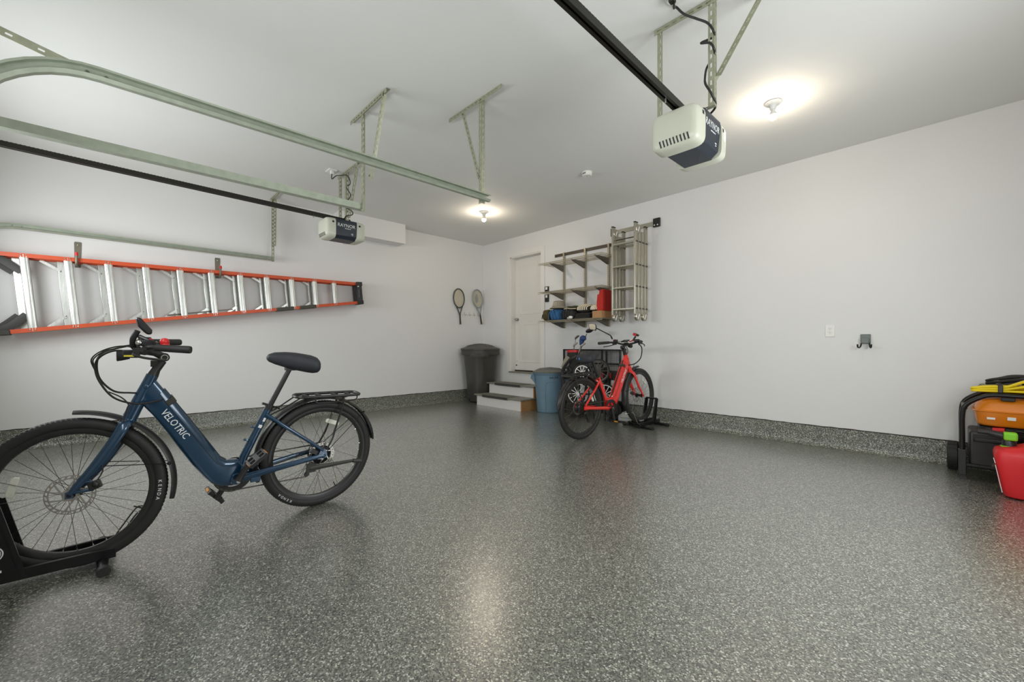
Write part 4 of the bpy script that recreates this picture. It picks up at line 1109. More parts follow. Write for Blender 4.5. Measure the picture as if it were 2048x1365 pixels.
    add_text(l, 'VELOTRIC', 0.047, basis(ctr + Vector((0, -0.0392, 0)), -ax, Vector((-ax.z, 0, ax.x)) * (1 if (Vector((-ax.z, 0, ax.x))).x < 0 else -1)), 'letter', 0.0012, 0.86)
    label(l.build('lettering', 'letter', t), 'white VELOTRIC lettering')
    l = MB()
    st_ax = Vector((-.126, 0, .286)).normalized()
    l.box((.352, 0.0205, .575), (0.018, 0.002, 0.018), Matrix.Rotation(R(-24), 3, 'Y'))
    l.box((.332, 0.0205, .612), (0.012, 0.002, 0.022), Matrix.Rotation(R(-24), 3, 'Y'))
    label(l.build('warning_sticker', 'letter', t), 'small white sticker on the seat tube')
    # ---------------- front assembly, turned about the steering axis
    TS = Matrix.Translation(HT1) @ Matrix.Rotation(steer, 4, HAX) @ Matrix.Translation(-HT1)
    TBar = Matrix.Translation(HT1) @ Matrix.Rotation(bar_steer, 4, HAX) @ Matrix.Translation(-HT1)
    f = MB()
    f.tube([HT1 + HAX * 0.006, HT1 - HAX * 0.004, HT1 - HAX * 0.02], [0.031, 0.034, 0.030], 20)
    for sg in (-1, 1):
        f.tube(spline([(.928, sg * 0.012, .676), (.935, sg * 0.040, .655), (.952, sg * 0.052, .612), (1.02, sg * 0.053, .49), (1.085, sg * 0.054, .395), (1.113, sg * 0.056, .356)], 4), [0.026, 0.027, 0.0275, 0.0275, 0.027, 0.0265, 0.026, 0.0255, 0.025, 0.024, 0.0235, 0.023, 0.0225, 0.021, 0.0195, 0.0185, 0.017, 0.0155, 0.014, 0.0125, 0.0115], 14, sq=(1.0, 0.62, (1, 0, 0)))
        f.box((WB_, sg * 0.054, WR + 0.004), (0.028, 0.010, 0.030))
    f.tube([(1.075, 0.056, .408), (1.035, 0.056, .404)], 0.006, 8); f.tube([(1.10, 0.056, .362), (1.03, 0.056, .368)], 0.007, 8)
    fk = f.build('fork', paint, t); fk.matrix_local = TS
    MB().lathe([(0, 0.060), (0.009, 0.060), (0.011, 0.056)], (WB_, 0, WR + 0.004), 'y', 12).lathe([(0, -0.062), (0.011, -0.062), (0.012, -0.055)], (WB_, 0, WR + 0.004), 'y', 12).build('axle', 'blackm', fk)
    cl = MB(); cl.box((1.028, 0.050, .388), (0.045, 0.028, 0.04), Matrix.Rotation(R(20), 3, 'Y')).sphere((1.02, 0.064, .392), 0.014, 10)
    cl.build('brake_caliper', 'satin', fk, bevel=0.005)
    MB().tube(spline([(1.018, 0.055, .41), (1.00, 0.058, .45), (1.005, 0.058, .49), (1.02, 0.056, .515)], 6), 0.0028, 6).build('brake_hose', 'cord', fk)
    wheel_parts(t, FH, True, TS @ Matrix.Translation(FH) @ Matrix.Rotation(R(extra.get('spin_f', 0)), 4, 'Y'), cache, 0.03)
    ff = fender(t, FH, 88, 193, 0.383, 'satin').build('fender', 'satin', t); ff.matrix_local = TS
    b = MB()
    for sg in (-1, 1):
        b.tube([(1.04, sg * 0.055, .475), (.76, sg * 0.036, .452)], 0.0022, 5); b.sphere((1.04, sg * 0.056, .475), 0.006, 8)
        b.sphere((.757, sg * 0.032, .452), 0.009, 8)
    b.build('fender_stay', 'blackm', ff)
    # ---------------- rear wheel, fender, rack
    rw = wheel_parts(t, RH, False, Matrix.Translation(RH) @ Matrix.Rotation(R(extra.get('spin_r', 0)), 4, 'Y'), cache)
    rf = fender(t, RH, -18, 174, 0.378, 'satin').build('fender', 'satin', t)
    b = MB()
    for sg in (-1, 1): b.tube([(0.0, sg * 0.072, .352), (-.28, sg * 0.036, .60)], 0.0022, 5)
    b.sphere((-.28, 0.032, .60), 0.008, 8); b.build('fender_stay', 'blackm', rf)
    b = MB(); zr = 0.728
    lo = []
    for (u, v) in [(p.x, p.y) for p in spline([(.165, 0, 0), (.155, .038, 0), (.12, .058, 0), (0, .062, 0), (-.19, .062, 0), (-.232, .048, 0), (-.243, 0, 0), (-.232, -.048, 0), (-.19, -.062, 0), (0, -.062, 0), (.12, -.058, 0), (.155, -.038, 0)], 4, True)]:
        lo.append(Vector((u, v, zr + (u + 0.24) * 0.02)))
    b.tube(lo, 0.0095, 8, True)
    for u in (.10, .02, -.08, -.17):
        zc = zr + (u + 0.24) * 0.02
        b.box((u, 0, zc), (.022, .118, .007))
    for sg in (-1, 1):
        b.tube(spline([(-.125, sg * .056, zr - 0.006), (-.118, sg * .058, .66), (-.07, sg * .064, .50), (-.055, sg * .070, .455), (-.018, sg * .076, .385)], 5), 0.0065, 8)
        b.tube([(.145, sg * .045, zr), (.235, sg * .035, .672), (.30, sg * .026, .640)], 0.0045, 6)
        b.tube(spline([(.06, sg * .062, zr - 0.004), (.05, sg * .062, zr - 0.03), (0.0, sg * .062, zr - 0.035), (-.19, sg * .062, zr - 0.034), (-.215, sg * .06, zr - 0.004)], 4), 0.0045, 6)
    b.build('rear_rack', 'satin', t)
    # ---------------- saddle
    s_ = MB(); rings = []
    for u, zt, zb_, hw, ct in ((.322, .988, .968, .014, 0), (.312, 1.001, .956, .028, 0), (.28, 1.012, .940, .038, 0), (.22, 1.014, .918, .050, 0), (.16, 1.009, .900, .074, 0), (.11, 1.000, .888, .100, 0), (.075, .993, .882, .108, 0), (.055, .985, .884, .105, 0), (.044, .972, .893, .092, 0), (.038, .950, .91, .065, 0)):
        ring = []
        for q_ in range(24):
            a_ = 2 * math.pi * q_ / 24; x = math.cos(a_); y = math.sin(a_)
            ring.append(Vector((u, hw * abs(x) ** 0.7 * (1 if x >= 0 else -1), (zt + zb_) / 2 + (zt - zb_) / 2 * abs(y) ** 0.75 * (1 if y >= 0 else -1))))
        rings.append(ring)
    sd = s_.loft(rings).build('saddle', 'saddle', t, ang=60)
    sdd = extra.get('seat_drop', 0.0); sd.location = Vector((.42, 0, -.907)) * sdd
    if extra.get('blue_dot'):
        MB().lathe([(0, -0.004), (0.013, -0.003), (0.014, 0.002)], (0.0, 0.0, 0.0), 'x', 16).xf(Matrix.Translation((0.040, 0.045, .935)) @ Matrix.Rotation(R(25), 4, 'Z')).build('maker_badge', 'bluesp', sd)
    b = MB(); b.tube([(.302, 0, .684), (.200 + .42 * sdd, 0, .905 - .907 * sdd)], 0.0155, 16).box((.19 + .42 * sdd, 0, .912 - .907 * sdd), (.06, .04, .022)); b.build('seat_post', 'satin', t)
    b = MB(); b.tube([(.309, 0, .668), (.297, 0, .696)], 0.0235, 16); b.build('seat_clamp', 'satin', t)
    b = MB(); b.tube([(.285, -.02, .68), (.262, -.018, .674), (.245, 0.0, .667)], 0.006, 6).tube([(.318, .012, .70), (.345, .016, .712)], 0.007, 6)
    b.build('clamp_lever', 'satin', t)
    # ---------------- cranks, chain
    BBc = Vector((.467, 0, .288))
    th0 = extra.get('crank', math.atan2(.419 - .283, .394 - .466))
    cd = Vector((math.cos(th0), 0, math.sin(th0)))
    for sg, dd in ((1, cd), (-1, -cd)):
        p0 = BBc + Vector((0, sg * 0.066, 0)); p1 = p0 + dd * 0.155 + Vector((0, sg * 0.016, 0))
        c_ = MB(); c_.tube([p0, p0 + dd * 0.03, p1 - dd * 0.02, p1], [0.021, 0.0175, 0.0145, 0.0155], 14)
        ca = c_.build('crank_arm', 'satin', t)
        MB().lathe([(0, sg * 0.083), (0.011, sg * 0.083), (0.012, sg * 0.079)], BBc, 'y', 12).build('crank_bolt', 'steel', ca)
        # pedal: open cage platform, tilted
        pc = p1 + Vector((0, sg * 0.062, 0)); ta = R(extra.get('pedal_tilt', 38)) if sg > 0 else R(extra.get('pedal_tilt2', -48))
        pm_ = MB()
        for yy in (-0.046, 0.0, 0.046): pm_.box((0, yy, 0), (0.098, 0.011, 0.018))
        for xx in (-0.046, 0.046): pm_.box((xx, 0, 0), (0.011, 0.100, 0.022))
        pm_.box((0, 0, 0), (0.026, 0.096, 0.02)); pm_.tube([(0, -sg * 0.075, 0), (0, 0, 0)], 0.008, 8)
        pm_.xf(Matrix.Translation(pc) @ Matrix.Rotation(ta, 4, 'Y'))
        pd = pm_.build('pedal', 'black', t)
        rm = MB()
        for xx in (-0.0525, 0.0525): rm.box((xx, 0, 0), (0.004, 0.05, 0.013))
        rm.xf(Matrix.Translation(pc) @ Matrix.Rotation(ta, 4, 'Y')); label(rm.build('pedal_reflector', 'amber', pd), 'amber reflector')
    cy = -0.046
    cg = MB(); cg.lathe([(0.070, cy - 0.001), (0.094, cy - 0.001), (0.094, cy + 0.002), (0.070, cy + 0.002), (0.070, cy - 0.001)], BBc, 'y', 44).lathe([(0.02, cy - 0.002), (0.034, cy - 0.002), (0.034, cy + 0.004), (0.02, cy + 0.004)], BBc, 'y', 24)
    for k in range(5):
        a_ = 2 * math.pi * k / 5 + 0.3; v_ = Vector((math.cos(a_), 0, math.sin(a_)))
        cg.bar(BBc + v_ * 0.03 + Vector((0, cy, 0)), BBc + v_ * 0.075 + Vector((0, cy, 0)), 0.018, 0.004, (0, 1, 0))
    cg.lathe([(0.088, cy - 0.005), (0.102, cy - 0.005), (0.102, cy - 0.003), (0.088, cy - 0.003), (0.088, cy - 0.005)], BBc, 'y', 44)
    cg.build('chainring', 'satin', t)
    cs_ = MB()
    for k, r_ in enumerate((0.024, 0.030, 0.036, 0.042, 0.048, 0.055, 0.062)):
        y_ = -0.061 + k * 0.0042
        cs_.lathe([(0.012, y_), (r_, y_), (r_, y_ + 0.0018), (0.012, y_ + 0.0018)], RH, 'y', 30)
    cs_.build('cassette', 'steeld', t)
    DR = Vector((.03, -0.055, .262)); DR2 = Vector((.055, -0.054, .20))
    ch_ = MB()
    def chain(p0, p1):
        L_ = (p1 - p0).length; k = max(2, int(L_ / 0.0127)); d_ = (p1 - p0) / k
        for i in range(k):
            ch_.box(p0 + d_ * (i + 0.5), (0.0122, 0.0035 if i % 2 else 0.006, 0.0075), Matrix.Rotation(-math.atan2(d_.z, d_.x), 3, 'Y'))
    top_r = RH + Vector((0.0, -0.052, 0.045)); top_f = BBc + Vector((-0.01, cy, 0.094)); bot_f = BBc + Vector((-0.012, cy, -0.094))
    chain(top_r, top_f); chain(bot_f, DR2 + Vector((0, 0, -0.016)))
    pts = [BBc + Vector((0.094 * math.cos(a_), cy, 0.094 * math.sin(a_))) for a_ in [R(96 - 192 * i / 12) for i in range(13)]]
    for a_, b_ in zip(pts, pts[1:]): chain(a_, b_)
    chain(DR2 + Vector((0.0, 0, 0.012)), DR + Vector((0.0, 0, 0.0))); chain(DR + Vector((-0.012, 0, 0)), RH + Vector((-0.04, -0.052, -0.02)))
    ch_.build('chain', 'steeld', t)
    dr = MB(); dr.bar((0.0, -0.07, .335), DR + Vector((0, -0.008, 0)), 0.022, 0.012, (0, 1, 0))
    for p_ in (DR, DR2): dr.lathe([(0.004, -0.004), (0.017, -0.004), (0.017, 0.004), (0.004, 0.004)], p_, 'y', 16)
    dr.bar(DR + Vector((0, -0.007, 0)), DR2 + Vector((0, -0.007, 0)), 0.02, 0.003, (0, 1, 0)).bar(DR + Vector((0, 0.007, 0)), DR2 + Vector((0, 0.007, 0)), 0.02, 0.003, (0, 1, 0)).sphere((-0.012, -0.075, .30), (0.022, 0.012, 0.016), 10)
    dr.build('derailleur', 'satin', t)
    cl = MB(); cl.box((.052, 0.052, .378), (0.05, 0.026, 0.03), Matrix.Rotation(R(-30), 3, 'Y')).box((.035, 0.060, .405), (0.03, 0.008, 0.010)); cl.build('brake_caliper', 'satin', t, bevel=0.004)
    # kickstand folded up along the left chainstay
    k_ = MB(); k_.box((.075, 0.075, .285), (.05, .03, .05)); k_.tube([(.085, 0.082, .284), (-.16, 0.090, .286), (-.205, 0.090, .284)], [0.016, 0.010, 0.009], 10, sq=(1.1, 0.7)); k_.tube([(-.19, 0.09, .285), (-.245, 0.092, .276)], 0.0135, 8)
    if extra.get('kick', True): k_.build('kickstand', 'boot', t)
    # ---------------- stem, bar, controls
    b = MB()
    b.tube([HT0 - HAX * 0.002, HT0 + HAX * 0.03, Vector((.80, 0, .972))], [0.0255, 0.021, 0.0185], 16)
    b.tube([(.793, -0.024, .99), (.793, 0.024, .99)], 0.021, 16)
    b.tube([(.793, 0, .99), (.83, 0, 1.012), (.868, 0, 1.022)], [0.019, 0.017, 0.019], 14)
    b.tube([(.870, -0.026, 1.023), (.870, 0.026, 1.023)], 0.021, 16)
    b.box((.832, 0, .958), (.03, .035, .03))
    sm_ = b.build('stem', 'satin', t); sm_.matrix_local = TBar
    MB().lathe([(0.011, 0.0245), (0.011, 0.0255), (0.015, 0.0255), (0.015, 0.0245)], (.793, 0, .99), 'y', 20).build('stem_bolt', 'chrome', sm_)
    hb = MB(); half_ = [(.870, 0, 1.023), (.872, .06, 1.026), (.876, .12, 1.040), (.868, .17, 1.050), (.835, .225, 1.054), (.78, .27, 1.052), (.71, .305, 1.050)]
    full = [Vector((p[0], -p[1], p[2])) for p in half_[:0:-1]] + [Vector(p) for p in half_]
    hbo = hb.tube(spline(full, 5), 0.0125, 12).build('handlebar', 'satin', t); hbo.matrix_local = TBar
    for sg in (1, -1):
        gp = [Vector((.832, sg * .228, 1.054)), Vector((.78, sg * .27, 1.052)), Vector((.715, sg * .304, 1.050)), Vector((.710, sg * .3065, 1.050))]
        g = MB().tube(gp, [0.0165, 0.017, 0.018, 0.0165], 14).build('grip', 'rubber', t); g.matrix_local = TBar
        l_ = MB(); l_.tube([(.90, sg * .175, 1.032), (.872, sg * .205, 1.030)], 0.0115, 10).box((.89, sg * .185, 1.034), (.05, .03, .03)).tube(spline([(.905, sg * .185, 1.028), (.91, sg * .215, 1.020), (.87, sg * .255, 1.008), (.80, sg * .295, 1.000)], 5), 0.0058, 8)
        lv = l_.build('brake_lever', 'satin', t, bevel=0); lv.matrix_local = TBar
    for p_, d_, nm, mt, sg in ((Vector((.862, .150, 1.072)), (.05, .045, .03), 'control_pad', 'black', 1), (Vector((.868, -.155, 1.066)), (.055, .05, .035), 'shifter', 'black', -1)):
        o = MB().box(p_, d_).box(p_ - Vector((0, 0, .018)), (.03, .03, .02)).build(nm, mt, t, bevel=0.006); o.matrix_local = TBar
        if nm == 'control_pad':
            MB().box(p_ + Vector((-.012, 0.0, .017)), (.014, .018, .006)).build('button', 'redg', o, bevel=0.002)
    ds = MB(); ds.box((0, 0, 0), (.075, .085, .018)); ds.xf(Matrix.Translation((.855, 0, 1.066)) @ Matrix.Rotation(R(-12), 4, 'Y'))
    d2 = ds.build('display', 'screen', t, bevel=0.006); d2.matrix_local = TBar
    hl = MB(); hl.tube([(.925, 0, 1.000), (.955, 0, .998), (.972, 0, .997)], [0.018, 0.024, 0.026], 14).bar((.875, 0, 1.02), (.93, 0, 1.002), .012, .02); h_ = hl.build('headlight', 'black', t); h_.matrix_local = TBar
    MB().lathe([(0, 0.001), (0.022, 0.0), (0.024, -0.004)], (.973, 0, .997), 'x', 16).build('headlight_lens', 'reflw', h_)
    # red bell
    bl = MB() if extra.get('kick', True) else None
    if bl: bl.tube([(.800, .235, 1.062), (.805, .231, 1.090)], [0.018, 0.014], 12).sphere((.803, .233, 1.082), 0.019, 10); o = bl.build('thumb_bell', 'redg', t); o.matrix_local = TBar
    # cables
    sgm = extra.get('cable_side', 1)
    for k, pts in enumerate(extra['cables']):
        o = MB().tube(spline(pts[1:], 7), pts[0], 7).build('cable', 'cord', t)
    return t, TBar
KA = (-15, 237); REFL = (50, 95)
# ---------------- blue bicycle, leaning a little to its left
KA = (185, 310); REFL = (14, 112)
blue, TB = ebike('dark blue low-step electric bicycle with white lettering, standing in the foreground', (3.581, -4.380, 0.0), R(-88.69), R(4.8), R(0.35), 'blue', 'bluec', R(-18), R(-3), False, {
    'cables': [
        (0.0045, (.90, .16, 1.03), (.98, .12, 1.035), (1.03, .06, 1.00), (1.045, .035, .95), (1.03, .03, .88), (.98, .035, .80), (.90, .042, .765), (.82, .040, .772), (.803, .030, .775)),
        (0.0045, (.90, -.15, 1.04), (.97, -.06, 1.03), (1.025, .0, 1.01), (1.04, .02, .96), (1.028, .02, .89), (.98, .02, .83), (.92, .012, .816), (.893, .006, .812)),
        (0.0028, (.88, .12, 1.03), (.95, .10, 1.055), (1.02, .05, 1.03), (1.058, .02, .985), (1.045, .02, .93)),
        (0.0028, (.88, -.10, 1.05), (.94, -.04, 1.045), (1.00, .02, 1.035), (1.05, .03, .99), (1.048, .03, .95)),
        (0.003, (1.00, .03, .83), (.955, .036, .80), (.93, .038, .765), (.935, .040, .74), (.95, .046, .66))],
    'spin_f': 0, 'spin_r': 0})
# rear-view mirror folded up on the bar and the lamp bracket
m_ = MB(); m_.loft([[Vector((.885 + u, y, 1.150 + v)) for u, v in ((.027, .044), (.010, .043), (-.031, -.013), (-.031, -.034), (-.012, -.036), (.018, 0))] for y in (.08, .17)])
mo = m_.build('rear_view_mirror', 'black', blue, bevel=0.008)
MB().tube(spline([(.905, .14, 1.13), (.92, .13, 1.09), (.915, .12, 1.05), (.885, .11, 1.04)], 5), 0.012, 10).build('mirror_arm', 'black', mo)
MB().tube([(.90, .13, 1.105), (.845, .16, 1.075)], 0.009, 8).build('mirror_clamp', 'satin', mo)
MB().sphere((.898, .15, 1.075), 0.017, 12).build('bell_dome', 'chrome', blue)
MB().box((.925, .14, 1.025), (.06, .03, .03)).box((.915, .155, 1.008), (.05, .006, .008)).build('brake_body', 'black', blue, bevel=0.004)
MB().box((.935, .157, 1.014), (.035, .004, .007)).build('yellow_mark', 'sticker', blue)

# ---------------- red bicycle in the corner
KA = (-75, None); REFL = (70, 60)
def cab(*p): return p
redb, TB = ebike('bright red low-step electric bicycle with white lettering, parked by the back wall', (3.594, -1.548, 0.0), R(84.9), R(0), R(3.0), 'red', 'redc', R(5), R(3), True, {
    'cables': [
        (0.0065, (.90, -.16, 1.02), (.935, -.17, .99), (.97, -.15, .92), (.975, -.12, .84), (.94, -.07, .78), (.88, -.032, .765), (.855, -.028, .765)),
        (0.0045, (.90, .15, 1.03), (.94, .08, 1.01), (.945, .04, .95), (.915, .03, .88), (.87, .03, .82)),
        (0.0035, (.87, -.02, 1.05), (.90, .05, 1.055), (.88, .11, 1.06), (.865, .15, 1.055)),
        (0.003, (1.00, -.03, .78), (.955, -.036, .75), (.94, -.040, .72), (.95, -.046, .66))],
    'crank': R(95), 'pedal_tilt': 10, 'pedal_tilt2': 12, 'kick': False, 'blue_dot': True, 'seat_drop': 0.04, 'spin_f': 20, 'spin_r': 35})
def bike_local(b, p):
    return ROOT[b.name].inverted() @ Vector(p)
# mirror on a long arm above the left grip
rt = ROOT[redb.name]
plane_y = (rt @ Vector((.80, 0.2, 1.2))).y
mc = bike_local(redb, PY(1184.5, 655, plane_y)); bse = bike_local(redb, PY(1222.5, 674, plane_y))
arm0 = bike_local(redb, PY(1220.5, 671, plane_y)); arm1 = bike_local(redb, PY(1190.5, 656.5, plane_y) + Vector((0, 0.02, 0)))
b = MB().tube([bse + Vector((0.02, 0, -0.03)), bse, arm0, arm1], [0.009, 0.009, 0.007, 0.007], 8)
ar = b.build('mirror_arm', 'black', redb)
hexo = [(-9.0, -6.5), (-5.5, -7.0), (3.5, -6.2), (6.5, -3.0), (8.6, 3.0), (8.3, 5.8), (3.0, 5.0), (-3.2, 4.2), (-6.5, 0.0)]
pts = [bike_local(redb, PY(1184.5 + u, 655 + v, plane_y)) for u, v in hexo]
back = Vector((0.02, 0, -0.010))
ctr = sum(pts, Vector()) / len(pts)
pts = [p + Vector(((p.z - ctr.z) * 0.55, 0, 0)) for p in pts]
mm = MB().loft([[ctr + (p - ctr) * 1.05 for p in pts], [ctr + (p - ctr) * 1.09 + back * 0.4 for p in pts], [ctr + (p - ctr) * 0.8 + back * 1.4 for p in pts]])
mh = mm.build('mirror_housing', 'black', redb)
MB().loft([[ctr + (p - ctr) * 0.93 - back * 0.06 for p in pts], [ctr + (p - ctr) * 0.93 + back * 0.1 for p in pts]]).build('mirror_glass', 'mirror', mh)
# phone holder with red grips on the right of the bar
ph = MB().bar((.86, -.10, 1.065), (.875, -.135, 1.12), .026, .02).box((.88, -.14, 1.14), (.03, .07, .025), Matrix.Rotation(R(20), 3, 'X'))
pho = ph.build('phone_holder', 'black', redb, bevel=0.006)
MB().box((.872, -.125, 1.142), (.02, .05, .03), Matrix.Rotation(R(20), 3, 'X')).bar((.85, -.06, 1.055), (.86, -.115, 1.075), .03, .012).build('holder_grip', 'redg', pho, bevel=0.006)
MB().box((.822, -.0, .86), (.004, .03, .028), Matrix.Rotation(R(20), 3, 'Y')).build('yellow_sticker', 'sticker', redb)

# ---------------- bicycle floor stands
def stand(lab, bike, sc=1.0, gx=1.113, side=1, ln=(0.83, 1.62), base_z=0.0):
    """bike-aligned, kept level: x forward, y left"""
    mat = ROOT[bike.name]
    fwd = (mat.to_3x3() @ Vector((1, 0, 0))); fwd.z = 0; fwd.normalize(); lf = Vector((-fwd.y, fwd.x, 0))
    rot = Matrix((fwd, lf, Vector((0, 0, 1)))).transposed()
    o = mat.translation.copy(); o.z = 0
    cen = o + fwd * gx
    t = thing('bicycle_stand', lab, 'bicycle stand', tuple(cen), rot)
    return t
def fill_stand(t, lx0, lx1, up_x, up_z, lean_off, foot_r, feet, logo):
    y0 = lean_off; pw = 0.292 if logo else 0.268
    b = MB()
    for sg in (-1, 1):
        b.loft([[Vector((x, y0 + sg * h_, 0.030)), Vector((x, y0 + sg * (h_ + 0.016), 0.030)), Vector((x, y0 + sg * (h_ + 0.016), 0.078)), Vector((x, y0 + sg * h_, 0.078))] for x, h_ in ((lx0, 0.080), (lx1, 0.050))])
    b.build('base_rail', 'blackm', t, bevel=0.002)
    for x in feet:
        f_ = MB().tube([(x, y0 - 0.20, 0.021), (x, y0 + 0.20, 0.021)], 0.019, 12, sq=(1.0, 1.25)).build('cross_foot', 'blackm', t)
        for sg in (-1, 1): MB().tube([(x, y0 + sg * 0.185, 0.021), (x, y0 + sg * 0.222, 0.021)], 0.0205, 12, sq=(1.0, 1.25)).build('foot_cap', 'rubber', f_)
    for sg in (-1, 1):
        p = MB()
        p.prism([(0.145, 0.034), (0.222, up_z), (0.235, up_z + 0.012), (pw - 0.012, up_z + 0.012), (pw, up_z), (pw - (0 if logo else 0.055), 0.034)], lambda u, v, d: Vector((u, d, v)), y0 + sg * 0.066, y0 + sg * 0.072)
        for e0, e1 in (((0.145, 0.034), (0.222, up_z)), ((pw - (0 if logo else 0.055), 0.034), (pw, up_z))):
            p.bar((e0[0], y0 + sg * 0.074, e0[1]), (e1[0], y0 + sg * 0.074, e1[1]), 0.016, 0.012, (0, 1, 0))
        pl_ = p.build('side_plate', 'blackm', t)
        if sg > 0 and logo:
            l = MB().lathe([(0.030, 0.0), (0.034, 0.0), (0.034, 0.001), (0.030, 0.001)], (0, 0, 0), 'y', 32).lathe([(0.025, 0.0), (0.027, 0.0), (0.027, 0.001), (0.025, 0.001)], (0, 0, 0), 'y', 32)
            l.bar((-0.012, 0.0005, -0.015), (-0.012, 0.0005, 0.015), 0.006, 0.001).bar((-0.008, 0.0005, 0.0), (0.012, 0.0005, 0.015), 0.006, 0.001).bar((-0.008, 0.0005, 0.0), (0.012, 0.0005, -0.015), 0.006, 0.001)
            l.xf(Matrix.Translation((0.238, y0 + 0.0725, 0.162))); l.build('round_emblem', 'letter', pl_)
            MB().box((0.215, y0 + 0.0725, 0.062), (0.06, 0.001, 0.010)).box((0.225, y0 + 0.0725, 0.085), (0.03, 0.001, 0.010)).build('white_label', 'letter', pl_)
    MB().tube([(0.248, y0 - 0.07, up_z), (0.248, y0 + 0.07, up_z)], 0.012, 10).build('top_bar', 'blackm', t)
    c_ = MB().loft([[Vector((x, y0 - 0.045, z)), Vector((x, y0 + 0.045, z)), Vector((x, y0 + 0.045, z + 0.006)), Vector((x, y0 - 0.045, z + 0.006))] for x, z in ((lx0 + 0.01, 0.06), (lx0 + 0.06, 0.030), (lx0 + 0.14, 0.024))])
    c_.build('rear_lip', 'blackm', t)
bs = stand('black floor stand with a round white emblem holding the front wheel of the blue bicycle', blue)
fill_stand(bs, -0.145, 0.34, 0.27, 0.365, -0.005, 0.02, (-0.10, 0.29), True)
hoop = MB().tube(spline([(-.135, .050, .07), (-.175, .048, .135), (-.222, .045, .205), (-.245, .043, .213), (-.29, .036, .197), (-.315, .018, .190), (-.318, 0, .189), (-.315, -.018, .190), (-.29, -.036, .197), (-.245, -.043, .213), (-.222, -.045, .205), (-.175, -.048, .135), (-.135, -.050, .07)], 5), 0.0035, 7)
hoop.build('wire_hoop', 'boot', bs)
rs = stand('black floor stand holding the raised front wheel of the red bicycle by the back wall', redb)
fill_stand(rs, -0.145, 0.34, 0.25, 0.355, 0.0, 0.02, (-0.06, 0.29), False)
MB().tube(spline([(-.135, -.050, .07), (-.175, -.048, .135), (-.222, -.045, .205), (-.29, -.036, .212), (-.335, -.018, .205), (-.338, .0, .204), (-.335, .018, .205), (-.29, .036, .212), (-.222, .045, .205), (-.175, .048, .135), (-.135, .050, .07)], 5), 0.0035, 7).build('wire_hoop', 'steel', rs)

# ================================================================== bins by the steps
t = thing('trash_can', 'tall dark grey wheeled trash can with a domed lid in the room corner', 'trash can', (0.36, -0.37, 0))
cx, cy = 0.348, -0.36
def rsq(r_, z, e=0.72, n=40, sx=1.0): return sup((cx, cy, z), (1, 0, 0), (0, 1, 0), r_ * sx, r_, e, n)
b = MB().loft([rsq(0.20, 0.02), rsq(0.21, 0.035), rsq(0.24, 0.45), rsq(0.28, 0.86), rsq(0.285, 0.872), rsq(0.318, 0.878), rsq(0.325, 0.90), rsq(0.325, 0.965), rsq(0.318, 0.972)])
b.build('body', 'can', t, True)
b = MB().loft([rsq(0.332, 0.965), rsq(0.338, 0.972), rsq(0.338, 0.992), rsq(0.325, 1.0), rsq(0.29, 1.012), rsq(0.25, 1.032), rsq(0.15, 1.048), rsq(0.04, 1.054)])
ld = b.build('lid', 'can', t, True)
# raised lid grip running across
g = MB()
dv = Vector((-.72, .69, 0)); dn = Vector((.69, .72, 0))
for s0, s1 in ((-1, 1),):
    g.loft([[Vector((cx, cy, 0)) + dn * u + dv * w_ + Vector((0, 0, z0)) for w_, z0 in ((-0.085, 1.0 + 0 * zz_), (-0.05, zz_), (0.05, zz_), (0.085, 1.0))] for u, zz_ in ((-.27, 1.035), (-.22, 1.06), (-.1, 1.085), (0, 1.092), (.1, 1.085), (.22, 1.06), (.27, 1.035))])
g.build('lid_grip', 'can', ld, True, bevel=0.008)
# handle pocket and embossed panel facing the room
fd = Vector((.7254, -.6884, 0)).normalized(); fs = Vector((.6884, .7254, 0))
h_ = MB()
rings = []
for a_ in (-30, -18, 0, 18, 30):
    dd = Vector((math.cos(R(-43.5 + a_)), math.sin(R(-43.5 + a_)), 0)); rr_ = 0.335 if abs(a_) < 30 else 0.315
    c_ = Vector((cx, cy, 0))
    rings.append([c_ + dd * (rr_ + 0.012) + Vector((0, 0, 0.93)), c_ + dd * (rr_ + 0.02) + Vector((0, 0, 0.88)), c_ + dd * (rr_ + 0.005) + Vector((0, 0, 0.835)), c_ + dd * (rr_ - 0.03) + Vector((0, 0, 0.88))])
h_.loft(rings).build('handle', 'can', t, True)
pn = MB()
for a0, a1, z0, z1 in ((2, 24, 0.25, 0.74),):
    pts = []
    for a_, z in [(a0, z0), (a0, z1 - 0.08), (a0 + 5, z1), (a1 - 5, z1), (a1, z1 - 0.08), (a1, z0)]:
        dd = Vector((math.cos(R(-43.5 + a_)), math.sin(R(-43.5 + a_)), 0)); rr_ = (0.205 + 0.085 * z) * 1.075
        pts.append(Vector((cx, cy, z)) + dd * rr_)
    pn.tube(pts, 0.0035, 6)
pn.build('embossed_panel', 'can', t, True)
for sx in (-1, 1):
    c_ = Vector((cx, cy, 0.085)) + fs * (sx * 0.185) + fd * 0.05
    w_ = MB().lathe([(0, -0.02), (0.06, -0.02), (0.075, -0.012), (0.075, 0.012), (0.06, 0.02), (0, 0.02)], n=24)
    w_.xf(Matrix.Translation(c_) @ basis((0, 0, 0), fd, (0, 0, 1))); 
    wo = w_.build('wheel', 'rubber', t, True)
    MB().sphere(c_ + fs * (sx * 0.022), 0.016, 8).build('wheel_cap', 'steel', wo, True)

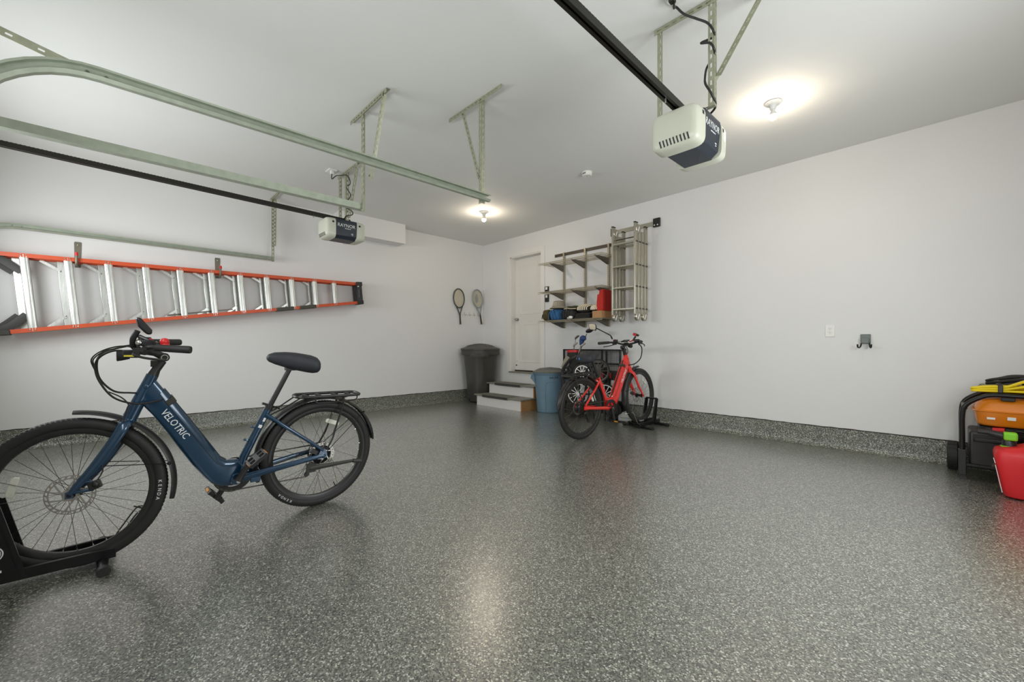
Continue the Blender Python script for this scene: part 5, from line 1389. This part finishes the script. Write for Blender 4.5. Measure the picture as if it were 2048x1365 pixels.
t = thing('trash_can', 'round blue-grey trash can with a grey lid standing between the steps and the red bicycle', 'trash can', (2.035, -0.30, 0))
cx, cy = 2.035, -0.305
b = MB().lathe([(0, 0.006), (0.19, 0.0), (0.20, 0.012), (0.238, 0.50), (0.247, 0.585), (0.262, 0.60), (0.268, 0.63), (0.262, 0.632)], (cx, cy, 0), 'z', 44)
b.build('body', 'brute', t, True)
lb = MB().lathe([(0.262, 0.622), (0.274, 0.625), (0.276, 0.640), (0.262, 0.648), (0.23, 0.655), (0.15, 0.668), (0, 0.675)], (cx, cy, 0), 'z', 44).build('lid', 'brutel', t, True)
g = MB().loft([[Vector((cx, cy, 0)) + Vector((u * .69 - w_ * .72, u * .72 + w_ * .69, z)) for w_, z in ((-0.05, 0.645), (-0.03, zz_), (0.03, zz_), (0.05, 0.645))] for u, zz_ in ((-.235, .66), (-.16, .692), (0, .708), (.16, .692), (.235, .66))]).build('lid_grip', 'brutel', lb, True, bevel=0.006)
# side handle on the left
hd = Vector((-.69, -.72, 0))
def BP(a_, r_, z): a_ = R(a_); return Vector((cx + r_ * math.cos(a_), cy + r_ * math.sin(a_), z))
for ab in (-135, 45):
    h_ = MB().loft([[BP(ab + da, 0.255, 0.60), BP(ab + da, 0.30, 0.605), BP(ab + da, 0.315, 0.53), BP(ab + da, 0.295, 0.515), BP(ab + da, 0.285, 0.57), BP(ab + da, 0.25, 0.575)] for da in (-11, 11)])
    h_.add([BP(ab - 11, 0.25, 0.60), BP(ab - 11, 0.31, 0.54), BP(ab - 11, 0.24, 0.44), BP(ab + 11, 0.25, 0.60), BP(ab + 11, 0.31, 0.54), BP(ab + 11, 0.24, 0.44)], [(0, 1, 2), (3, 5, 4), (1, 4, 5, 2)])
    h_.build('handle', 'brute', t, True, bevel=0.006)
pts = [BP(a_, 0.2 + 0.075 * z + 0.003, z) for a_, z in ((-62, 0.03), (-62, 0.46), (-58, 0.50), (-40, 0.52), (0, 0.525), (5, 0.50), (5, 0.03))]
rim_ = []
for a0, z0, a1, z1 in ((-66, 0.03, -66, 0.44), (-66, 0.44, -60, 0.48), (-60, 0.48, -10, 0.50), (-10, 0.50, -4, 0.46), (-4, 0.46, -4, 0.03)):
    for k in range(8):
        s_ = k / 8; a_ = a0 + (a1 - a0) * s_; z = z0 + (z1 - z0) * s_; rim_.append(BP(a_, 0.2 + 0.076 * z + 0.001, z))
MB().tube(rim_, 0.0045, 6).build('moulded_panel', 'brute', t, True)
l = MB()
for txt, z, sz in (('BRUTE', 0.555, 0.042),):
    for i, ch_ in enumerate(txt):
        a_ = -34 + (i - (len(txt) - 1) / 2) * sz * 0.70 / 0.25 * 57.3
        dd = Vector((math.cos(R(a_)), math.sin(R(a_)), 0)); tn = Vector((-dd.y, dd.x, 0))
        add_text(l, ch_, sz, basis(Vector((cx, cy, z)) + dd * (0.2 + 0.077 * z + 0.004), tn, (0, 0, 1)), 'x', 0.002, 1.0)
l.build('lettering', 'navy', t, True)

# ================================================================== golf gear, mesh cart and case behind the red bicycle
YC = -0.20
ca, cb = PY(1128, 700, YC), PY(1240.5, 700.5, YC)
x0, x1, zt = ca.x, cb.x, ca.z
zb_ = zt - 0.44
t = thing('mesh_cart', 'black wire-mesh utility cart standing against the wall behind the red bicycle', 'cart', ((x0 + x1) / 2, -0.2, 0))
b = MB()
for y in (YC, YC + 0.12):
    for z in (zt, zb_): b.bar((x0, y, z), (x1, y, z), 0.022, 0.022)
    b.bar((x0, y, zt - 0.20), (x1, y, zt - 0.20), 0.018, 0.018)
    for x in (x0, x0 + (x1 - x0) * 0.70, x1): b.bar((x, y, zb_ - 0.01), (x, y, zt + 0.008), 0.022, 0.022)
for x in (x0, x1):
    for z in (zt, zb_): b.bar((x, YC, z), (x, YC + 0.12, z), 0.02, 0.02)
    b.bar((x, YC + 0.06, 0.12), (x, YC + 0.06, zb_), 0.024, 0.024)
b.bar((x0, YC + 0.06, 0.14), (x1, YC + 0.06, 0.14), 0.024, 0.024)
b.build('frame', 'blackm', t, True)
m_ = MB()
k = 0
while x0 + 0.012 * k < x1: 
    m_.bar((x0 + 0.012 * k, YC + 0.002, zb_), (x0 + 0.012 * k, YC + 0.002, zt), 0.0030, 0.0030); k += 1
for j in range(30): m_.bar((x0, YC + 0.004, zb_ + 0.0147 * j), (x1, YC + 0.004, zb_ + 0.0147 * j), 0.0032, 0.0032)
m_.build('mesh_panel', 'mesh', t, True)
for x in (x0 + 0.24, x1 - 0.1):
    for y in (YC - 0.02, YC + 0.14):
        MB().lathe([(0, -0.025), (0.10, -0.025), (0.125, -0.015), (0.125, 0.015), (0.10, 0.025), (0, 0.025)], (x, y, 0.125), 'y', 24).build('wheel', 'rubber', t, True)

def spoked(mb, c, r_, ax, n, wdt=0.03, tr=0.016, kind=0):
    """small wheel, axis along horizontal vector ax"""
    ax = Vector(ax).normalized(); m = basis(c, ax.cross(Vector((0, 0, 1))), (0, 0, 1))
    return m
def cart_wheel(parent, c, r_, ax, n, rimmat='white'):
    m = spoked(None, c, r_, ax, n)
    w_ = MB().lathe([(r_ - 0.022, -0.014), (r_ - 0.006, -0.016), (r_, 0), (r_ - 0.006, 0.016), (r_ - 0.022, 0.014), (r_ - 0.022, -0.014)], n=32).xf(m).build('wheel', 'rubber', parent, True)
    b = MB().lathe([(r_ - 0.034, -0.012), (r_ - 0.021, -0.013), (r_ - 0.021, 0.013), (r_ - 0.034, 0.012), (r_ - 0.034, -0.012)], n=32).lathe([(0, -0.02), (0.022, -0.02), (0.022, 0.02), (0, 0.02)], n=16)
    for i in range(n):
        a_ = 2 * math.pi * i / n; b.bar((0.02 * math.cos(a_), 0.02 * math.sin(a_), 0), ((r_ - 0.03) * math.cos(a_), (r_ - 0.03) * math.sin(a_), 0), 0.009, 0.009)
    b.xf(m); b.build('spoked_rim', rimmat, w_, True)
    return w_
# folded golf push cart with its wheels
gy = -0.60
gw = PY(1156, 788, gy); g2 = PY(1164, 746, gy - 0.05); g3 = PY(1196, 742, gy + 0.10)
t = thing('golf_push_cart', 'folded golf push cart with pale spoked wheels behind the rear wheel of the red bicycle', 'push cart', (gw.x, gy, 0))
vd = (CAMP - gw); vd.z = 0; vd.normalize()
cart_wheel(t, gw, 0.165, vd + Vector((0.2, 0, 0)), 12)
cart_wheel(t, gw + Vector((.34, .14, 0.0)), 0.165, vd + Vector((0.2, 0, 0)), 12)
cart_wheel(t, g2, 0.125, vd + Vector((0.25, 0, 0)), 10)
cart_wheel(t, g3, 0.165, vd + Vector((-0.2, 0, 0)), 12, 'steeld')
b = MB()
b.tube([gw, gw + Vector((.34, .14, 0))], 0.012, 10)
b.tube(spline([(gw.x + .05, gy, .17), (gw.x + .12, gy + .02, .45), g2 + Vector((0.03, 0.04, 0)), g2 + Vector((.10, .10, .14))], 5), 0.016, 10)
b.tube([g2, g2 + Vector((.16, .10, .02)), g3], 0.012, 8)
b.tube([(gw.x + .2, gy + .06, .16), (gw.x + .26, gy + .02, .05), (gw.x + .30, gy - .02, .03)], 0.012, 8)
b.tube([tuple(PY(1176, 724, gy)), tuple(PY(1184, 742, gy)), tuple(PY(1190, 775, gy))], 0.014, 8)
b.tube([tuple(PY(1168, 720, gy)), tuple(PY(1182, 722, gy)), tuple(PY(1190, 734, gy))], 0.012, 8)
b.build('frame', 'blackm', t, True)
bx = MB().box(tuple(PY(1182, 730, gy + .02)), (.10, .06, .06)); bx.build('bracket_block', 'black', t, True, bevel=0.008)
# golf bag
gb = thing('golf_bag', 'dark golf bag with a red rim and pale towel behind the red bicycle saddle', 'golf bag', (2.66, -0.42, 0))
tp = PY(1147, 703, -0.40); bt = Vector((tp.x + 0.03, -0.44, 0.03))
axv = (tp - bt).normalized()
a1 = axv.orthogonal().normalized(); a2 = axv.cross(a1)
b = MB().loft([sup(bt + axv * s_, a1, a2, r_, r_, 0.85, 24) for s_, r_ in ((0, .085), (0.03, .098), (0.3, .102), (0.6, .096), ((tp - bt).length - 0.02, .092))])
b.build('body', 'blackcl', gb, True)
MB().loft([sup(tp - axv * 0.02, a1, a2, .096, .096, 0.9, 24), sup(tp + axv * 0.014, a1, a2, .099, .099, 0.9, 24), sup(tp + axv * 0.016, a1, a2, .080, .080, 0.9, 24), sup(tp - axv * 0.01, a1, a2, .076, .076, 0.9, 24)]).build('rim', 'redg', gb, True)
tw = [PY(px, py, -0.545) for px, py in ((1137, 716), (1132, 712.5), (1128, 718), (1122, 733), (1123, 739), (1130, 737), (1135, 731))]
MB().loft([tw, [p + Vector((.01, .03, 0)) for p in tw]]).build('towel', 'greycl', gb, True, bevel=0.008)
MB().tube(spline([tuple(PY(1154, 712, -.53)), tuple(PY(1146, 717, -.56)), tuple(PY(1138, 722, -.56)), tuple(PY(1126, 739, -.55)), tuple(PY(1124, 752, -.55)), tuple(PY(1126, 775, -.53))], 6), 0.014, 8, sq=(1.5, .5)).build('shoulder_strap', 'black', gb, True)
MB().tube(spline([tuple(PY(1130, 737, -.55)), tuple(PY(1138, 736, -.55)), tuple(PY(1142, 744, -.55)), tuple(PY(1128, 752, -.55))], 5), 0.012, 8).build('leg_stand', 'black', gb, True)
def club(lab, head_px, kind, foot, y=-0.42):
    h = PY(head_px[0], head_px[1], y); f_ = Vector(foot)
    d = (h - f_).normalized()
    c = thing('golf_club', lab, 'golf club', tuple(f_), group='golf clubs in the dark bag')
    if kind == 'wood':
        MB().tube([f_, h - d * 0.03], 0.0055, 8).build('shaft', 'black', c, True)
        MB().sphere(h + Vector((.035, 0.0, .015)), (0.062, 0.05, 0.030), 16, Matrix.Rotation(R(-18), 3, 'Y')).build('club_head', 'satin', c, True)
    elif kind == 'cover':
        MB().tube([f_, h - d * 0.06], 0.0055, 8).build('shaft', 'steel', c, True)
        MB().sphere(h, (0.052, 0.045, 0.042), 16).tube([h - Vector((.02, 0, .02)), h - Vector((.03, 0, .10))], [0.038, 0.026], 12).build('head_cover', 'navyb', c, True)
    else:
        MB().tube([f_, h - d * 0.02], 0.005, 8).build('shaft', 'steel', c, True)
        MB().loft([[h + Vector(p) + Vector((0, yy, 0)) for p in ((-.02, 0, -.03), (.0, 0, -.02), (.055, 0, .015), (.062, 0, .035), (.03, 0, .035), (-.012, 0, .008))] for yy in (-.012, .008)]).build('club_head', 'steel' if kind == 'iron' else 'steeld', c, True, bevel=0.005)
    return c
M['navyb'] = pm('navy_cover', (36, 62, 112), 0.6)
club('golf driver with a large black head, standing tallest in the bag', (1175, 664), 'wood', (tp.x + .02, -.41, zt - .25))
club('golf club in a dark blue head cover', (1166, 677), 'cover', (tp.x + .0, -.39, zt - .25))
club('golf iron at the left of the bag with a brownish head', (1152, 676), 'dark', (tp.x - .03, -.42, zt - .25))
club('low golf iron with a bright steel face at the left of the bag', (1148.5, 690), 'iron', (tp.x - .02, -.44, zt - .25), -0.46)
club('golf iron just below the blue head cover', (1164, 691), 'iron', (tp.x + .02, -.44, zt - .25), -0.46)
# dark tote with red panels and upright posts
p0 = PY(1203, 745, -0.36); p1 = PY(1229, 800, -0.36)
t = thing('tool_tote', 'black upright tote bag with two red panels behind the red bicycle frame', 'bag', ((p0.x + p1.x) / 2, -0.30, 0))
tz0 = 0.09
MB().bb((p0.x, -0.36, tz0), (p1.x, -0.245, p0.z + 0.02)).build('body', 'blackcl', t, True, bevel=0.02)
for pa, pb in (((1203, 745), (1206.5, 758)), ((1214, 746), (1222, 757))):
    a_ = PY(*pa, -.362); b_ = PY(*pb, -.362)
    MB().bb((a_.x, -.366, b_.z), (b_.x, -.3585, a_.z)).build('red_panel', 'redg', t, True, bevel=0.002)
for px in (1209, 1216.5):
    a_ = PY(px, 735, -.372)
    MB().bb((a_.x - .016, -.378, 0.001), (a_.x + .016, -.360, a_.z)).build('upright_strap', 'satin', t, True)
for px in (1206, 1226):
    a_ = PY(px, 770, -.362); MB().bb((a_.x - .03, -.368, 0.16), (a_.x + .02, -.3585, a_.z + .06)).build('pale_pocket', 'greyp', t, True, bevel=0.003)
# light grey plastic case on the floor
p0 = PZ(1236, 842, 0.0)
t = thing('plastic_case', 'light grey plastic case on the floor between the red bicycle cranks and its stand', 'case', tuple(p0))
rot = Matrix.Rotation(R(12), 4, 'Z')
b = MB().prism([(0, 0), (0.19, 0), (0.19, 0.07), (0.155, 0.115), (0.06, 0.125), (0.045, 0.10), (0.0, 0.09)], lambda u, v, d: Vector((u, d, v)), 0, 0.2).xf(Matrix.Translation((p0.x, p0.y, 0.0)) @ rot)
b.build('shell', 'greyp', t, True, bevel=0.008)
MB().bb((0.03, -0.003, 0.045), (0.16, 0.001, 0.052)).xf(Matrix.Translation((p0.x, p0.y, 0)) @ rot).build('latch_line', 'hookp', t, True)

# ================================================================== generator, cables and gas can
GX, GY, GT = 6.525, -0.50, 0.672
t = thing('portable_generator', 'portable generator with an orange tank in a black tube frame against the white wall', 'generator', (6.85, -0.32, 0))
b = MB(); X1 = 7.12; Y1 = -0.10
for y in (GY, Y1):
    b.tube(spline([(GX, y, 0.06), (GX, y, 0.30), (GX, y, 0.50), (GX + .02, y, 0.585), (GX + .09, y, 0.645), (GX + .16, y, GT), (GX + .30, y, GT)], 5) + [Vector((X1 - .12, y, GT)), Vector((X1 - .04, y, GT - .03)), Vector((X1, y, GT - .10)), Vector((X1, y, .06))], 0.0165, 12)
for x in (GX, X1):
    b.tube([(x, GY, 0.12), (x, Y1, 0.12)], 0.0165, 10)
for y in (GY, Y1): b.tube([(GX, y, .115), (X1, y, .115)], 0.0165, 10)
b.tube([(GX + .012, GY, 0.56), (GX + .012, Y1, 0.56)], 0.0165, 10)
b.build('frame', 'blackm', t, True)
for x in (GX, X1): MB().loft([[Vector((x + u, GY + v, z)) for u, v in ((-.022, -.022), (.022, -.022), (.022, .022), (-.022, .022))] for z in (0.035, 0.235)]).build('leg_bracket', 'satin', t, True, bevel=0.004)
for x in (GX, X1): MB().loft([[Vector((x + .006 + u * k, GY + v * k, z)) for u, v in ((-.018, -.02), (.018, -.02), (.018, .02), (-.018, .02))] for z, k in ((0.0, 1.2), (0.03, .8), (0.045, .9))]).build('rubber_foot', 'rubber', t, True)
# tank: two halves with a flange
def trect(z, i): return sup((GX + .33, (GY + Y1) / 2 + 0.0, z), (1, 0, 0), (0, 1, 0), .275 - i, .205 - i, 0.35, 28)
tk = MB().loft([trect(.430, .045), trect(.434, .030), trect(.448, .018), trect(.540, .004), trect(.545, -.006), trect(.549, -.006), trect(.553, .004), trect(.612, .022), trect(.632, .04), trect(.642, .075)])
tko = tk.build('fuel_tank', 'gorange', t, True, bevel=0)
MB().lathe([(0, 0.045), (0.034, 0.045), (0.038, 0.035), (0.038, 0.0)], (GX + .36, -0.30, .635), 'z', 24).build('fuel_cap', 'black', tko, True)
MB().bb((GX + .20, GY - .0, GT - .04), (GX + .27, GY + .05, GT - .012)).build('tank_mount', 'black', t, True, bevel=0.004)
b = MB()
for px, py in ((1982, 837.5), (2023.5, 839)):
    a_ = PY(px, py, GY + 0.002); b.box(a_, (.042, .003, .016 if px < 2000 else .024))
label(b.build('sticker', 'letter', tko, True), 'white warning stickers')
# engine block, end cover, controls
MB().bb((GX + .035, GY + .0, .105), (GX + .255, Y1 - .03, .385)).build('end_cover', 'satin', t, True, bevel=0.02, seg=3)
MB().bb((GX + .06, GY - .010, .305), (GX + .245, GY + .01, .335)).build('cover_rib', 'black', t, True, bevel=0.008)
MB().bb((GX + .30, GY + .03, .14), (X1 - .05, Y1 - .04, .33)).build('engine', 'black', t, True, bevel=0.015)
MB().tube([(GX + .46, GY + .01, .25), (GX + .46, GY + .06, .25)], 0.10, 24).build('recoil_starter', 'satin', t, True)
MB().bb((GX + .09, GY + .05, .375), (GX + .50, Y1 - .06, .425)).build('top_plate', 'blackm', t, True, bevel=0.006)
MB().tube([(GX + .16, GY + .04, .405), (GX + .22, GY + .03, .408)], 0.018, 10).build('red_knob', 'redg', t, True)
b = MB(); rnd = random.Random(9)
for k in range(7):
    x = GX + .10 + .05 * k
    b.tube(spline([(x, GY + .05, .395), (x + .03, GY + .03, .412), (x + .07, GY + .035, .405), (x + .10, GY + .05, .39)], 4), 0.006, 6)
b.build('wiring', 'cord', t, True)
MB().sphere((GX + .40, GY + .03, .385), 0.018, 10).build('plug_boot', 'steel', t, True)
MB().lathe([(0, 0), (.018, 0), (.022, .006)], (GX + .17, GY - .006, .135), 'y', 16).build('drain_plug', 'steeld', t, True)
gwc = Vector((GX - .035, -.125, .118))
for sx, x in ((0, GX - .052), (1, X1 + .05)):
    w_ = MB().lathe([(0, -.03), (.085, -.03), (.105, -.034), (.118, -.026), (.118, .026), (.105, .034), (.085, .03), (0, .03)], (x, -.16, .118), 'x', 36)
    for i in range(18):
        a_ = 2 * math.pi * i / 18
        w_.box((x, -.16 + .118 * math.cos(a_), .118 + .118 * math.sin(a_)), (.056, .012, .006), Matrix.Rotation(a_ - R(90), 3, 'X'))
    w_.build('wheel', 'rubber', t, True)
MB().tube([(GX - .05, -.16, .118), (X1 + .05, -.16, .118)], 0.010, 8).build('axle', 'steeld', t, True)
# yellow cable bundle lying across the frame
zc = GT + 0.017
yc_ = thing('cable_coil', 'coiled bright yellow extension cable with a black strap on top of the generator', 'cable', (7.0, -0.42, zc))
rnd = random.Random(4)
L0 = PY(1947, 780, -.44)
for k in range(9):
    h = (k % 3) * 0.017; w0 = (k // 3) * 0.020
    pts = [(L0.x + .012 * (k % 2), -.455 + w0, zc + .010 + h * .6), (L0.x + .10, -.465 + w0, zc + .012 + h), (L0.x + .17, -.46 + w0, zc + .014 + h), (L0.x + .30, -.48 + w0 * 1.3, zc + .016 + h * 1.5 + .02 * (k % 3)), (L0.x + .42, -.46 + w0 * 1.2, zc + .012 + h * 1.4), (L0.x + .46, -.40 + w0, zc + .012 + h), (L0.x + .40, -.35 + w0 * .7, zc + .012 + h), (L0.x + .12, -.37 + w0 * .7, zc + .012 + h), (L0.x + .01, -.41 + w0 * .7, zc + .010 + h * .6)]
    MB().tube(spline(pts, 5, True), 0.0088, 8, True).build('cable_turn', 'yellow', yc_, True)
MB().loft([[Vector((x, -.485, zc + .002)), Vector((x, -.39, zc + .002)), Vector((x, -.385, zc + .065)), Vector((x, -.48, zc + .06))] for x in (L0.x + .125, L0.x + .15)]).build('strap', 'black', yc_, True, bevel=0.004)
bc_ = thing('cable_coil', 'coil of thick black cable heaped behind the yellow cable on the generator', 'cable', (7.0, -0.26, zc))
L1 = PY(1968, 765, -.30)
for k in range(7):
    h = 0.019 * (k % 4); o = .016 * (k // 2)
    pts = [(L1.x + .0 + o, -.27, zc + .025 + h), (L1.x + .08, -.33 + o * .5, zc + .03 + h * 1.3), (L1.x + .22, -.335 + o, zc + .045 + h * 1.4), (L1.x + .38, -.31 + o, zc + .02 + h), (L1.x + .42, -.24, zc + .02 + h), (L1.x + .30, -.18 + o, zc + .02 + h * 1.3), (L1.x + .10, -.19 + o, zc + .02 + h * 1.3)]
    MB().tube(spline(pts, 5, True), 0.0105, 8, True).build('cable_turn', 'cord', bc_, True)
MB().tube(spline([(L1.x + .08, -.22, zc + .10), (L1.x + .16, -.24, zc + .125), (L1.x + .30, -.26, zc + .122), (L1.x + .42, -.24, zc + .11)], 5), 0.009, 8).build('cable_end', 'cord', bc_, True)
MB().sphere((L1.x - .005, -.30, zc + .03), (.03, .03, .03), 12).sphere((L1.x + .03, -.335, zc + .022), (.03, .02, .022), 12).build('tie_strap', 'camo', bc_, True)
MB().tube(spline([(L1.x + .15, -.345, zc + .03), (L1.x + .17, -.355, zc + .06), (L1.x + .20, -.345, zc + .03)], 4), 0.013, 8).build('grey_tie', 'greycl', bc_, True)
# gas can
gx0 = 6.665
t = thing('gas_can', 'red plastic gas can with a lime green spout lock standing in front of the generator', 'gas can', (6.83, -0.72, 0))
def gr(z, x0, x1, y0, y1, e=0.35): return sup(((x0 + x1) / 2, (y0 + y1) / 2, z), (1, 0, 0), (0, 1, 0), (x1 - x0) / 2, (y1 - y0) / 2, e, 32)
GS = 1.30
GA, GB, GC, GD = 6.69, 7.05, -.93, -.655
b = MB().loft([gr(.004 * GS, GA + .05, GB - .03, GC + .03, GD - .03), gr(.010 * GS, GA + .03, GB - .015, GC + .015, GD - .015), gr(.04 * GS, GA + .012, GB, GC, GD), gr(.17 * GS, GA - .012, GB, GC, GD), gr(.225 * GS, GA - .018, GB, GC, GD), gr(.245 * GS, GA - .01, GB - .005, GC + .008, GD - .008), gr(.262 * GS, GA + .03, GB - .02, GC + .03, GD - .03), gr(.27 * GS, GA + .09, GB - .03, GC + .05, GD - .05), gr(.30 * GS, GA + .17, GB - .05, GC + .065, GD - .065), gr(.305 * GS, GA + .2, GB - .07, GC + .09, GD - .09)])
b.build('tank', 'gas', t, True, ang=28)
bt_ = MB()
for k in range(9):
    z = .09 + .021 * k; bt_.box((GA + .20, GC - .0005, z), (.19, .004, .004))
bt_.build('moulded_rib', 'gas', t, True)
spv = Vector((GA + .06, -.785, .262 * GS))
MB().tube([spv - Vector((0, 0, .02)), spv + Vector((-.005, 0, .03)), spv + Vector((-.01, 0, .05))], [.036, .034, .026], 18).build('spout_collar', 'satin', t, True)
MB().lathe([(.036, -.004), (.044, -.004), (.044, .005), (.036, .005)], spv, 'z', 24).build('collar_ring', 'green', t, True)
MB().tube([spv + Vector((-.005, 0, .045)), spv + Vector((-.03, 0, .07)), spv + Vector((-.10, 0.01, .085)), spv + Vector((-.15, .015, .084))], [.026, .024, .020, .017], 14).build('spout', 'satin', t, True)
MB().bb((spv.x - .03, spv.y - .045, spv.z + .045), (spv.x + .035, spv.y + .03, spv.z + .10)).build('spout_lock', 'green', t, True, bevel=0.01)
MB().loft([[Vector((GA + u, y, z)) for u, z in ((.14, .33), (.18, .44), (.20, .44), (.165, .33))] for y in (-.805, -.775)]).bb((GA + .18, -.805, .42), (GB - .06, -.775, .445)).build('handle', 'gas', t, True, bevel=0.008)
b = MB(); b.bar((GA - .012, GC + .03, .22), (GA + .018, GC + .012, .04), .003, .026, (0, 1, 0)).bar((GA - .02, GC + .04, .265), (GA - .012, GC + .03, .23), .003, .02, (0, 1, 0)); label(b.build('warning_label', 'letter', t, True), 'white warning label on the edge')
